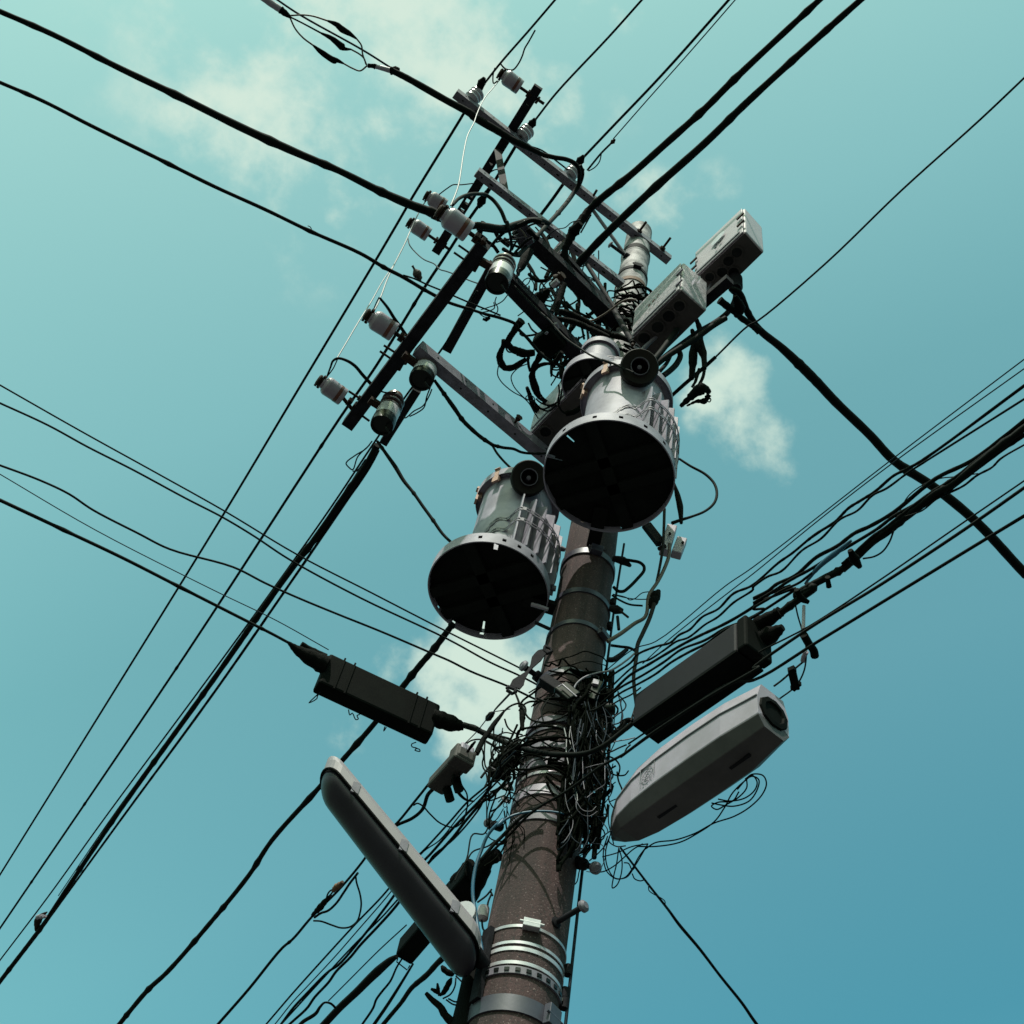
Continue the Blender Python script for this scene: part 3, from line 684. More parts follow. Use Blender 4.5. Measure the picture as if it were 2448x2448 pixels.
# big white faceted closure
A, B = pt('N 1472,2000', 4.98), pt('N 1850,1740', 4.98); ax = (B-A).normalized(); LA = (B-A).length; sx = ax.cross(UP).normalized()
if sx.dot(V3((1, 0, 0))) < 0: sx = -sx
pod = thing('cable_closure', 'big off-white faceted closure with round emblem, right of the pole', 'cable closure', (A+B)/2)
ST = []; LO = []
for tpos, wd, hh, dz in ((-.02, .010, .03, -.0), (.03, .045, .10, .0), (.10, .075, .16, 0), (.22, .092, .20, 0), (.38, .10, .215, 0), (.6, .102, .215, 0), (.8, .10, .205, .0), (.93, .085, .185, .01), (1.0, .078, .175, .015)):
    P = A+ax*LA*tpos+UP*dz
    ST.append([P-sx*wd*1.0, P-sx*wd*1.04+UP*hh*.55, P-sx*wd*.75+UP*hh, P+sx*wd*.75+UP*hh, P+sx*wd*1.04+UP*hh*.55, P+sx*wd*1.0])
    LO.append([P-sx*wd*1.03-UP*.002, P-sx*wd*.62-UP*hh*.26, P+sx*wd*.62-UP*hh*.26, P+sx*wd*1.03-UP*.002, P+sx*wd*.5+UP*.03, P-sx*wd*.5+UP*.03])
pod.part('cover', loft(MB(), ST), 'lampw', .006)
pod.part('tray', loft(MB(), LO), 'tray', .012)
ec = B+ax*.0+UP*.075
pod.part('end_cap', MB().lathe(ec-ax*.01, ax, [(0, 0), (0, .078), (.018, .07), (.02, .05), (.012, .045), (.012, 0)], 10, False), 'closure')
seam = MB().tube([s_[1]+(-sx)*.002 for s_ in ST], .004, 6); pod.part('seam', seam, 'mark')
for f_ in (.35, .8): P = A+ax*LA*f_-UP*.052; pod.part('tray_clip', MB().beam(P-ax*.05, P+ax*.05, .012, .010), 'closureg')
cE = A+ax*LA*.34-sx*.106+UP*.075; eb = MB(); e3 = (UP*.9).normalized()
def ering(mb, c, r0, a0=0, a1=360, s=.0014, n=20):
    r0 *= 1.2
    P = [c+ax*r0*math.cos(math.radians(a0+(a1-a0)*i/n))+e3*r0*math.sin(math.radians(a0+(a1-a0)*i/n)) for i in range(n+1)]; mb.tube(P, s, 5)
ering(eb, cE, .026); ering(eb, cE, .008, 0, 300); ering(eb, cE, .016, 20, 100); ering(eb, cE, .016, 200, 280)
for a0_, b0_, a1_, b1_ in ((-.034, .034, .034, .034), (-.034, -.03, -.034, .034), (.034, -.03, .034, .034)): eb.tube([cE+ax*a0_*1.15+e3*b0_*1.15, cE+ax*a1_*1.15+e3*b1_*1.15], .0013, 5)
for i in range(3):
    c = cE+ax*(-.022+.022*i)-e3*.040; eb.tube([c-ax*.007, c+e3*.008], .0014, 4); eb.tube([c+e3*.008, c+ax*.004-e3*.002], .0014, 4)
pod.part('emblem', eb, 'mark')

def boxlike(name, label, corners, z, H, m, cat='cable closure', group=None, taper=None, bevel=.012, extra=None, mtop=None):
    q = [pt(c_, z) for c_ in corners]; cc = sum(q, V3())/4; t = thing(name, label, cat, cc, group)
    mb = MB().hexa(q, UP*H); t.part('body', mb, m, bevel)
    return t, q, cc
C1, qc1, _ = boxlike('cable_closure', 'black boxy closure hung on the left cable, wire clips dangling', ['j 305,665', 'j 1185,1075', 'j 1240,985', 'j 360,575'], 5.62, .20, 'closure')
for a, b in (('j 480,520', 'j 452,600'), ('j 1003,780', 'j 965,875')):
    P = px(a)[0]; Q = px(b)[0]; zz = 5.62; nrm = (qc1[1]-qc1[0]).cross(UP).normalized()
    C1.part('clip', MB().tube([at(*P, 5.78)-HEAD*.05, at(*Q, 5.72)-HEAD*.05], .0035, 5), 'bright')
for pth in ('j 375,655 350,690 345,710 285,742 370,660', 'j 590,795 600,835 620,820 645,870 665,865 655,840 675,830', 'j 880,930 860,960 870,925', 'j 1110,1045 1075,1060 1080,1080 1115,1090 1100,1105 1140,1115 1135,1100 1105,1090'):
    C1.part('wire_clip', MB().tube(spline(trace(pth, 5.62), 3), .0028, 5), 'navy')
for a in (.13, .22, .78, .87):
    C1.part('rib', MB().beam(qc1[3].lerp(qc1[2], a)-UP*.004, qc1[3].lerp(qc1[2], a)+UP*.204, .012, .008, qc1[2]-qc1[3]), 'closure')
S1 = trace('j 0,205 70,245 130,280', 5.85)
def sleeve(th, path, z, ws, m='tape', nm='sleeve', rough=.08):
    P = spline(trace(path, z), 5); R = [m_of_px(x/2, P[0]) for x in ws]; S, R = bumpy(P, R, 0, rough=rough); th.part(nm, MB().tube(S, R, 12), m)
sleeve(C1, 'j 125,275 190,330 300,395 420,455', (5.75, 5.74), [7, 22, 40, 50])
sleeve(C1, 'j 225,290 320,350 420,390', (5.84, 5.84), [14, 20, 16], nm='upper_sleeve')
sleeve(C1, 'j 1230,850 1290,870 1400,905 1480,925', (5.74, 5.74), [40, 44, 38, 18])
C2, qc2, _ = boxlike('cable_closure', 'long charcoal closure above the off-white one, twin sleeves at its upper end', ['m 515,1065', 'm 1322,500', 'm 1530,655', 'm 720,1215'], 5.35, .18, 'closureg')
C2.part('underside', MB().hexa([p-UP*.004 for p in qc2], UP*.01), 'closure')
sleeve(C2, 'm 1400,385 1500,300 1600,240 1660,200', (5.55, 5.55), [34, 40, 30, 26], nm='sleeve')
sleeve(C2, 'm 1400,470 1500,420 1600,370 1680,320', (5.48, 5.48), [44, 46, 40, 16], nm='blind_sleeve')
C2.part('end_plate', MB().hexa([qc2[1]+(qc2[1]-qc2[0]).normalized()*.0, qc2[1]+(qc2[1]-qc2[0]).normalized()*.05, qc2[2]+(qc2[1]-qc2[0]).normalized()*.05, qc2[2]], UP*.19), 'closure', .01)
C3, qc3, _ = boxlike('cable_closure', 'black closure hidden behind the long street lamp', ['p 940,1300', 'p 1095,1390', 'p 1700,690', 'p 1580,560'], 4.95, .10, 'closure')
sleeve(C3, 'p 1520,620 1620,480 1640,430', (5.03, 5.05), [40, 34, 22])
sleeve(C3, 'p 1620,760 1760,520 1800,430 1900,360', (4.98, 5.0), [44, 34, 26, 30])
C3.part('wire_clip', MB().tube(trace('p 970,1310 960,1350 1055,1425 1080,1385', 4.93), .003, 5), 'navy')
# long street lamp
lp = thing('street_lamp', 'long tubular street lamp with smoky lens, lower left of the pole', 'street lamp', pt('N 1100,2270', 4.4))
A, B = pt('N 1104,2268', 4.36), pt('N 798,1886', 4.85); ax2 = (B-A).normalized(); LL = (B-A).length; s2 = ax2.cross(UP).normalized()
if s2.dot(HEAD) > 0: s2 = -s2      # s2 points towards the viewer side
Wl = m_of_px(62, (A+B)/2)
LN = []; HS = []
ends = [(-math.sin(math.radians(a_)), math.cos(math.radians(a_))) for a_ in (88, 75, 60, 45, 30, 15)]
rows = [(e_*.10, max(c_, .06)) for e_, c_ in ends]+[(0, 1), (.5, 1.0), (1.0, 1)]+[(1-e_*.10, max(c_, .06)) for e_, c_ in reversed(ends)]
for tp, sc_ in rows:
    tw_ = 1.05-.17*min(1, max(0, tp)); P = A+ax2*LL*(tp*.985+.007); wd = Wl*.93*sc_*tw_
    LN.append([P+s2*wd*math.cos(math.radians(a))-UP*Wl*.80*tw_*(sc_**.8)*math.sin(math.radians(a)) for a in range(0, 181, 15)])
    P = A+ax2*LL*tp+UP*.006; wd = Wl*.97*sc_*tw_
    HS.append([P+s2*wd, P+s2*wd*1.0+UP*.045, P+s2*wd*.8+UP*.075, P-s2*wd*.8+UP*.075, P-s2*wd*1.0+UP*.045, P-s2*wd])
lp.part('lens', loft(MB(), LN, True), 'lens')
lp.part('housing', loft(MB(), HS), 'housing', .004)
lp.part('gasket', MB().tube([h_[0]*.5+h_[0]*.5-UP*.003 for h_ in HS]+[h_[5]-UP*.003 for h_ in reversed(HS)], .006, 6), 'closure')
for f_ in (.12, .5, .88):
    P = A+ax2*LL*f_+s2*Wl*.98*(1.05-.17*f_)+UP*.03; lp.part('latch', MB().beam(P-UP*.03, P+UP*.02, .03, .008, s2), 'steel')
P = pt('o 648,955', 4.56); lp.part('light_sensor', MB().lathe(P, (V3((.6, .5, .1))), [(-.05, 0), (-.05, .045), (0, .04), (.045, .028), (.055, 0)], 20), 'porcw')
lp.part('mounting_arm', MB().tube([A-ax2*.02+UP*.05, A-ax2*.10+UP*.04, V3((-.12, .05, 4.38))], .028, 10), 'dsteel')
lp.part('pole_plate', MB().beam(V3((-.185, .0, 4.2)), V3((-.185, .0, 4.5)), .05, .02, (1, 0, 0)), 'dsteel')
# grey junction unit on the lower left wire
ju = thing('splice_unit', 'pinkish grey ribbed splice unit on the wire behind the lamp', 'splice unit', pt('j 1380,1250', 5.3))
A, B = pt('j 1260,1390', 5.3), pt('j 1500,1130', 5.3); dj = (B-A).normalized()
ju.part('shell', MB().beam(A, B, .085, .06), 'boxd', .012, 'sun bleached pinkish grey shell')
ju.part('lid', MB().beam(A-dj*.0+UP*.035, B+UP*.035, .065, .04), 'lampw', .008)
ju.part('knuckle', MB().beam(A.lerp(B, .72), A.lerp(B, .98), .10, .085), 'boxd', .01)
for f_ in (.22, .5): ju.part('plug', MB().cyl(A.lerp(B, f_)-HEAD*.0-UP*.03+V3((.03, 0, 0)), A.lerp(B, f_)-UP*.08+V3((.06, 0, 0)), .02, 10), 'closure')
sleeve(ju, 'j 1505,1120 1540,1070 1565,1040', (5.3, 5.3), [6, 8, 5], nm='gland')

# ------------------------------------------------------------------ bird
bd = thing('bird', 'small brown bird perched on the thin wire left of the side arm', 'bird', pt('c 950,850', 8.42))
H0, T0 = pt('c 985,868', 8.45), pt('c 920,757', 8.47); dB = (T0-H0)
prof = [(0, .0), (.02, .35), (.07, .62), (.14, .72), (.2, .68), (.28, .9), (.42, 1.1), (.56, .95), (.68, .55), (.76, .28), (.86, .24), (1.0, .30), (1.02, 0)]
rb = dB.length*.26
bd.part('body', MB().lathe(H0, dB, [(t_*dB.length, r_*rb) for t_, r_ in prof], 16), 'bird')
bd.part('beak', MB().lathe(H0+dB*.03, -dB, [(0, rb*.25), (dB.length*.11, 0)], 8), 'blackg')
lg = MB()
for s_ in (-.01, .012): lg.cyl(H0.lerp(T0, .4)+V3((s_, 0, -.01)), pt('c 950,862', 8.42)+V3((s_, 0, 0)), .003, 6)
bd.part('legs', lg, 'dark')

# ------------------------------------------------------------------ wires (each one its own object)
def line(label, path, z, w, m='rubber', ext=(0, 0), **k): return wire('wire', label, 'wire', path, z, w, m, ext=ext, **k)
def cable(label, path, z, w, m='rubber', ext=(0, 0), **k): return wire('cable', label, 'cable', path, z, w, m, ext=ext, **k)
def near(label, path, off, w, m='rubber', nm='jumper', **k): return wire(nm, label, nm.replace('_', ' '), path, None, w, m, off=off, **k)
GA = 'high voltage lines running over the topmost crossarm'
t = line('high wire from the leftmost spool insulator up to the top edge', 'F 1052,-6 1000,55 945,118 912,160', (Z1+.15), 5.5, ext=(14, 0), group=GA)
sl = thing('wire_sleeve', 'tapered black sleeve on the wire at the leftmost spool insulator', 'wire sleeve', pt('F 905,165', Z1+.15)); sleeve(sl, 'b 510,275 490,310 460,385', Z1+.13, [7, 20, 15])
line('high wire from the leftmost insulator down to the left edge, uppermost there', 'b 350,550 a 1640,870 a 1230,1540 c 870,320 c 630,730 c 0,1780 F 425,965 F 190,1345 F -6,1660', (Z1+.1, Z1-.1), 6, ext=(0, 20), group=GA)
line('high wire from the middle spool insulator up to the top edge', 'F 1216,-6 1150,68 1050,175 1010,226', Z1+.15, 5.5, ext=(14, 0), group=GA)
sl = thing('wire_sleeve', 'tapered black sleeve on the wire at the middle spool insulator', 'wire sleeve', pt('F 1000,240', Z1+.15)); sleeve(sl, 'b 900,590 880,625 845,665', Z1+.13, [7, 20, 14])
line('high wire from the middle insulator down left past the bird', 'b 750,800 b 600,1050 b 520,1180 b 380,1380 b 240,1600 c 1010,930 c 640,1530 c 360,1932 F 350,1235 F -6,1760', (Z1+.1, Z1-.1), 7, ext=(0, 20), group=GA, ties=5)
line('high wire from the half hidden insulator to the top edge, paired with a thin one', 'F 1380,-6 1250,140 1150,245 1095,303', Z1+.15, 6.5, ext=(14, 0), group=GA)
sl = thing('wire_sleeve', 'tapered black sleeve on the wire at the half hidden insulator', 'wire sleeve', pt('F 1090,310', Z1+.15)); sleeve(sl, 'b 1275,875 1250,910 1225,950', Z1+.13, [7, 20, 14])
line('thin companion wire ending at a small tear shaped clamp', 'F 1392,-6 1300,100 1220,190 1157,262', Z1+.1, 3, 'navy', ext=(14, 0))
sl = thing('wire_clamp', 'tear shaped rusty clamp on the thin companion wire', 'wire clamp', pt('F 1155,265', Z1+.1)); sleeve(sl, 'b 1515,750 1498,768 1480,785', Z1+.1, [4, 12, 4], 'iron', 'clamp_body')
line('thin wire tail below the tear shaped clamp, ending at the crossarm', 'b 1480,785 1410,855 1360,915 1300,990', (Z1+.1, Z1), 5)
line('thin loop of wire hanging beside the tail below the clamp', 'b 1410,855 1395,920 1360,965 1310,995', (Z1+.05, Z1), 3, 'navy')
line('wire leaving the half hidden insulator steeply down behind the second crossarm', 'b 1115,1095 1030,1215 940,1335', Z1+.1, 8)
cable('black cable dropping from the half hidden insulator across both crossarms', 'b 1240,950 1260,1010 1240,1090 1190,1170 1100,1290 1000,1400 870,1540 760,1640 r 600,800', (Z1-.08, Z1-.1, 10.4, 9.6, 8.9), [14, 11, 9], ties=3)
# thick overhead cables
cable('upper left of two thick cables rising to the top right', 'F 1552,-6 1385,150 1330,205 1255,272 1190,330 1130,378 b 1300,1310', 10.3, [14, 17, 18, 20], ext=(12, 0), ties=5, rough=.05, amp=1.2, group='two thick cables rising to the top right')
cable('lower right of two thick cables rising to the top right', 'F 1630,-6 1560,56 1480,128 1400,202 1330,270 1220,368 1130,455 d 830,510', (10.25, 10.1), [15, 17, 20, 20], ext=(12, 0), ties=5, rough=.05, amp=1.2, group='two thick cables rising to the top right')
cable('taped lower end of the upper thick cable, knotted near the crossarm', 'b 1310,1300 1260,1370 1200,1450 1160,1530 1130,1600 1150,1720 1190,1790', (10.25, 10.0, 9.8), [20, 26, 18, 14], 'tape', rough=.12)
k1 = thing('cable_clamp', 'round black clamp on the lower end of the upper thick cable', 'cable clamp', pt('b 1190,1460', 10.05)); sleeve(k1, 'b 1250,1395 1200,1455 1180,1490', 10.05, [14, 30, 16], 'closure', 'clamp_body')
line('slack wire beside the knotted cable end', 'b 1330,1330 1290,1400 1250,1470', 10.1, 4)
line('thin wavy wire bridging to the knotted cable end', 'b 1250,1370 1180,1390 1130,1430 1060,1445 990,1500', 10.1, 2.6, 'navy')
cable('taped tail under the thick cables running down to the black pothead', 'd 830,510 800,580 770,650 730,740 700,800', (10.0, 9.7, 9.3), [15, 14, 13], 'tape', rough=.12)
cable('spliced thick cable entering from the top left and lying along the topmost crossarm', 'a 1090,545 1200,600 1500,770 1700,880 b 420,570 b 620,690 b 700,740 b 820,800 b 960,870', 11.42, [15, 17, 20, 17, 12], rough=.04)
cable('bent end of the spliced cable curling round the half hidden insulator', 'b 960,870 1050,890 1140,905 1210,940 1240,1000 1235,1080', (11.42, 11.5), [12, 11, 9])
line('straight messenger wire above the open splice', 'F 515,-6 a 370,110 a 860,385 a 1090,530', 11.5, 5, 'navy', ext=(14, 0))
line('thin messenger continuing beside the cable to the crossarm', 'b 700,740 b 850,800 b 950,835 b 1080,930 b 1150,985', 11.5, 4, 'navy')
op = thing('open_splice', 'open cable splice of three taped joints between two white sleeves', 'open splice', pt('a 600,300', 11.45))
sleeve(op, 'F 470,-20 a 90,-20 a 160,30 a 230,75', 11.45, [16, 17, 17], 'lampw', 'white_sleeve', .03)
sleeve(op, 'a 228,75 260,100 300,130', 11.45, [18, 16, 8], 'tape', 'taped_neck')
sleeve(op, 'a 900,505 950,510 960,515', 11.45, [10, 12, 13], 'tape', 'taped_neck')
sleeve(op, 'a 945,510 1010,525 1080,545', 11.45, [10, 12, 13], 'lampw', 'white_sleeve', .03)
sleeve(op, 'a 1075,545 1110,545 1140,550', 11.45, [18, 22, 16], 'tape', 'taped_neck', .1)
for nm, p1, p2, p3, m_ in (('a', 'a 300,120 400,115 480,125 590,160', 'a 590,160 660,190 700,225 760,260 815,300', 'a 815,300 850,350 860,420 890,500', 'brownw'),
                       ('b', 'a 300,130 400,180 540,255', 'a 540,255 620,295 700,360 720,375 770,380', 'a 770,380 840,420 870,450 885,495', 'rubber'),
                       ('c', 'a 300,135 340,220 400,290 480,350', 'a 480,350 540,400 640,465 660,465 715,490', 'a 715,490 780,525 840,545 895,505', 'brownw')):
    sleeve(op, p1, 11.45, [4, 4, 4.5], m_, 'joint_wire', 0); sleeve(op, p2, 11.45, [5, 13, 16, 12, 4] if nm != 'b' else [5, 12, 18, 10, 4], 'tape', 'taped_joint', .06); sleeve(op, p3, 11.45, [4, 4, 4], m_ if nm != 'b' else 'brownw', 'joint_wire', 0)
cable('spliced thick cable beyond the white sleeve at the very top left', 'a 90,-20 a -200,-180 a -600,-420', 11.45, 16, ext=(0, 12))
# left thick cables
cable('thickest cable entering at the upper left corner, swelling towards the side arm', 'F -8,18 100,65 225,128 330,178 455,240 560,288 640,322 720,362 780,388 830,405', 8.75, [13, 14, 18, 21, 17, 22, 24], ext=(14, 0), ties=7, rough=.03, amp=1.2)
cable('taped end of the thickest left cable passing behind the largest striped insulator', 'F 830,405 a 1400,1660 a 1690,1740 r 0,380 r 400,420 r 600,360 r 820,300 r 1000,310 r 1100,350', (8.75, 8.8, 9.6), [16, 17, 15, 13], rough=.04)
cable('second left cable with a loose tie wire, passing under the bird', 'F -8,152 80,190 170,236 300,300 405,352 500,395 585,436 680,478 c 700,768 c 850,845 c 1010,940 c 1120,1000 c 1200,1040 c 1390,1100 c 1480,1130', (8.55, 8.5), [9, 10, 9, 10, 9, 7], ext=(14, 0), ties=6, rough=.03)
cable('second left cable beyond the side arms, curling to the black loops', 'c 1480,1130 c 1600,1160 c 1720,1210 s 500,420 s 640,560 s 780,730 s 860,820 s 1000,920 s 1180,1010', (8.5, 8.6), [8, 8, 8, 7])
line('thin wire that the bird sits on', 'c 850,830 930,855 1040,905 1150,950 1240,990 1380,1050 1480,1090 1600,1140', 8.42, 4.5)
line('hooked tie wire on the second left cable', 'c 150,495 135,460 115,450', 8.55, 2.2, 'navy')
# wires down left behind switches
cable('heavy bundled cable running from the lowest switch to the lower left corner', 'g 650,850 g 568,1000 g 380,1270 g 172,1570 F 545,1080 F 400,1286 F 225,1530 F 98,1720 F 85,1740 F -8,1862', (8.3, 8.1), [15, 13, 13, 13], ext=(0, 14), ties=9, rough=.04, amp=1.2)
line('wire running close above the heavy bundled cable, left one', 'c 1420,950 c 1160,1380 g 900,430 g 620,840 g 300,1320 F 545,1070 F 400,1270 F 200,1540 F 92,1690 F -8,1822', (8.65, 8.3), 4.5, ext=(0, 14))
line('second strand lashed under the heavy bundled cable', 'g 660,890 g 585,1030 g 400,1300 g 195,1600 F 549,1098 F 405,1305 F 229,1545 F 84,1745', (8.3, 8.1), [6, 7, 6], rough=.06)
line('thin wire running hard against the heavy bundled cable', 'g 560,960 g 420,1180 g 180,1560 F 400,1288 F 225,1522 F 110,1690', (8.35, 8.15), 2.6, 'navy')
kn = thing('cable_clamp', 'pale knobbly clamp on the heavy cable near the lower left corner', 'cable clamp', pt('z 260,1120', 8.15))
sleeve(kn, 'z 240,1170 250,1110 275,1075 310,1050', 8.15, [8, 18, 12, 3], 'iron', 'clamp_body'); P = pt('z 262,1085', 8.12)
for i in range(3): kn.part('pale_ferrule', MB().cyl(pt('z %d,%d' % (245+22*i, 1085), 8.10), pt('z %d,%d' % (270+16*i, 1075), 8.10), .02-.004*i, 8), 'lampw')
# left communication drops
GL = 'thin lines coming in from the left edge to the pole'
line('uppermost thin line from the left edge to the pole', 'F -8,722 150,812 300,895 425,965 560,1046 700,1118 840,1190 i 800,1610 i 950,1690', 6.05, [4, 4.5], ext=(14, 0), group=GL)
line('second thin line from the left edge, gently wavy', 'F -8,757 90,802 165,843 250,886 350,940 420,976 480,1012 545,1055 680,1128 i 220,1375 i 560,1560 i 760,1650 i 860,1700 i 1080,1820', 5.98, 5, ext=(14, 0), group=GL)
line('third line from the left edge, the wavy lashed one', 'F -8,875 75,906 130,932 175,962 260,1006 320,1036 440,1070 500,1100 560,1127 640,1160 720,1192 i 100,1485 i 240,1545 i 400,1625 i 700,1745 i 900,1840 i 1000,1880', 5.9, 5.5, ext=(14, 0), group=GL)
line('hair thin blue line just above the closure cable', 'F -8,890 180,1000 400,1112 520,1170 620,1226', 5.95, 2.6, 'navy', ext=(14, 0), group=GL)
cable('cable carrying the black boxy closure, from the left edge', 'F -8,940 120,1000 230,1052 340,1108 470,1174 j 0,210 j 130,280', 5.75, [9, 8, 7], ext=(14, 0), ties=3)
cable('cable from the black boxy closure curving across the pole to the charcoal closure', 'j 1475,910 j 1560,935 l 0,480 l 180,560 l 370,640 l 600,705 l 900,745 l 1200,730 l 1400,650 l 1600,500 m 520,1060', (5.72, 5.6, 5.3, 5.25, 5.35), [14, 15, 14, 12, 12], rough=.06)
line('second strand beside the cable curving across the pole', 'j 1480,930 l 60,500 l 200,530 l 350,580 l 380,640 l 620,690', (5.76, 5.5), 6, rough=.1)
# lower left runs
cable('thick lashed cable from under the lower transformer to the bottom edge', 'i 266,1262 i 245,1290 i 100,1480 j 1150,440 j 990,640 j 790,900 j 520,1210 j 340,1420 j 0,1800 z 1640,810 z 1380,1130 z 1100,1450 z 980,1560 z 860,1700 z 780,1800', (6.35, 6.3), [13, 14, 12, 12, 13, 14], ext=(0, 12), ties=10, rough=.05)
line('straight wire through the pinkish splice unit to the bottom edge', 'j 1840,670 j 1660,860 j 1580,960 j 1460,1080', 5.35, 2.6, 'navy')
ce = thing('egg_insulator', 'small dark egg shaped insulator on the guy wire left of the pole', 'insulator', pt('j 1680,840', 5.4)); sleeve(ce, 'j 1712,815 1690,830 1665,860 1650,875', 5.4, [6, 15, 16, 6], 'dark', 'body')
line('wire from the splice unit down behind the lamp to the bottom edge', 'j 1220,1350 j 1100,1500 j 950,1680 p 800,200 p 640,430 p 430,680 p 180,930 p 0,1140 z 1860,1290 z 1640,1560 z 1430,1800', (5.3, 5.1), [6, 6, 8], ext=(0, 10), ties=2)
line('slack loop from the splice unit back to its wire', 'j 1235,1410 1200,1450 1160,1560 1080,1630 990,1670 950,1690', 5.28, [10, 7], k=8)
line('thin sling from the splice unit crossing under the wire bundle', 'j 1090,1530 1120,1515 1160,1535 1220,1600 1300,1670 1400,1700 1470,1650 1500,1560 1510,1500', 5.2, 4)
line('fat drop lead hanging from the splice unit', 'j 1400,1300 1410,1380 1450,1450 1500,1490 1560,1500', 5.25, [10, 8, 4])
line('thin drop lead hanging from the splice unit', 'j 1440,1280 1460,1370 1500,1440 1505,1500', 5.25, 4)
GB = 'lashed bundle running down behind the lamp'
for i, (pth, w_, m_) in enumerate([
    ('l 450,620 l 230,800 j 1750,1280 j 1500,1510 j 1350,1680 j 1130,1910 p 1160,350 p 830,740 p 580,1000 p 260,1350 p 0,1640 p -180,1850', 5, 'rubber'),
    ('l 400,700 l 200,900 j 1700,1350 j 1470,1580 j 1290,1800 p 1210,330 p 860,760 p 600,1060 p 400,1290 p 150,1560 p 0,1720 p -120,1870', 3.2, 'navy'),
    ('l 380,760 l 150,1000 j 1660,1420 j 1400,1700 j 1160,1960 p 1190,390 p 890,800 p 660,1100 p 420,1380 p 330,1440 p 130,1640 p 0,1780 p -90,1900', 6.5, 'rubber'),
    ('l 340,900 l 60,1200 j 1600,1550 j 1400,1790 j 1240,1920 p 1240,460 p 920,830 p 830,930 p 700,1060 p 560,1200 p 200,1590 p 0,1810', 4.5, 'rubber'),
    ('l 330,1000 l 100,1250 j 1640,1490 j 1500,1640 j 1400,1770 j 1310,1870 p 1250,440 p 950,840 p 790,1020 p 620,1200 p 530,1310 p 400,1440 p 330,1540 p 200,1680 p 130,1780 p 0,1900', 7, 'rubber')]):
    line(['leftmost strand of the lashed bundle behind the lamp', 'hair thin navy strand inside the lashed bundle', 'twisted middle strand of the lashed bundle', 'fourth strand from the left in the lashed bundle', 'rightmost kinked strand of the lashed bundle'][i], pth, (5.2, 5.05, 4.95), w_, m_, ext=(0, 8), group=GB)
line('lone thin wire from behind the lamp to the tagged hook at the bottom', 'p 1050,1010 p 800,1240 p 500,1540 p 330,1710', 4.9, 3.2, 'navy')
line('blunt hooked wire end near the bottom edge', 'p 395,1775 p 350,1735 p 300,1725 p 250,1770 p 210,1830 p 100,1900 p 60,1940', 4.9, [6, 5, 9, 10])
cable('tapering thick cable from the hidden closure to the bottom edge', 'p 960,1300 900,1340 740,1480 600,1620 440,1770 290,1930', 4.93, [10, 22, 19, 19], ext=(0, 8))
line('wavy wire hanging from the hidden closure', 'p 1010,1320 960,1400 900,1530 820,1630 770,1700 740,1780 640,1930', 4.93, [4, 6, 6], ext=(0, 6))
line('straight wire running down right of the hidden closure', 'p 1110,1370 1000,1550 880,1740 750,1930', 4.93, [5, 8, 9], ext=(0, 6))
cable('black cable emerging under the lamp head to the bottom edge', 'p 1440,1270 1340,1360 1240,1470 1100,1590 1000,1730 900,1850 830,1935', 4.6, [15, 14, 11, 11], ext=(0, 6), rough=.05)
line('slack wire bowing under the taped splice left of the lamp', 'p 580,550 590,620 620,720 632,810 620,900 590,980 520,1030 440,1035 360,1010 260,975 190,970', 5.12, 4.5)
ts = thing('taped_splice', 'rough taped splice with rusty end left of the lamp', 'splice', pt('p 330,780', 5.12))
sleeve(ts, 'p 180,920 250,850 300,790 350,740', 5.12, [8, 16, 12, 8], 'tape', 'tape', .15); sleeve(ts, 'p 370,700 400,660 440,635 460,610', 5.12, [8, 14, 12, 6], 'rust', 'rusty_end', .3)
ts.part('tie', MB().tube(spline(trace('p 310,765 325,720 350,690 380,680 350,730', 5.12), 3), .004, 5), 'navy')
line('second strand bowing beside the taped splice', 'p 200,940 260,900 320,880 400,810 470,710 530,620 600,530', 5.12, 6)
# right side cable fan
GR = 'fan of communication cables leaving to the right edge'
line('upper hair thin wire of the right fan', 'y 700,330 y 1200,-60 m 700,430 m 1240,0 q 0,760 q 980,0 F 1940,672', 5.95, 3, 'navy', ext=(0, 10), group=GR)
line('lower hair thin wire of the right fan', 'm 600,600 m 820,400 m 1330,0 q 0,808 q 500,400 q 1000,15 F 1940,690', 5.9, 3, 'navy', ext=(0, 10), group=GR)
cable('upper twisted cable of the right fan', 'y 560,640 y 700,500 y 860,350 y 1150,150 m 560,530 m 700,470 m 810,440 m 880,380 m 960,340 m 1060,240 m 1180,180 m 1300,60 m 1440,0 q 180,730 q 280,660 q 400,560 q 470,510 q 580,440 q 680,340 q 760,290 q 870,220 q 1000,110 q 1100,60 q 1220,-10 F 1940,722', 5.85, [6, 6, 7, 7], ext=(0, 10), rough=.10, group=GR)
cable('second twisted cable of the right fan', 'y 560,740 y 760,600 m 560,600 m 650,570 m 760,500 m 860,430 m 950,400 m 1080,300 m 1180,240 m 1300,130 m 1450,30 q 0,905 q 100,830 q 200,790 q 350,640 q 480,560 q 620,420 q 740,360 q 850,250 q 950,200 q 1100,90 q 1240,0 F 1940,748', 5.8, [5, 6, 5], ext=(0, 10), rough=.10, group=GR)
cable('third cable of the right fan, with a small joint box', 'y 500,860 y 700,760 m 500,690 m 640,610 m 790,520 m 930,440 m 1050,380 m 1200,310 m 1330,240 m 1500,130 m 1580,60 m 1740,0 q 0,985 q 100,935 q 170,880 q 300,820 q 450,690 q 600,610 q 720,520 q 830,470 q 1000,370 q 1300,130 q 1560,0 F 1940,788', 5.75, [7, 8, 9, 10], ext=(0, 10), rough=.08, group=GR)
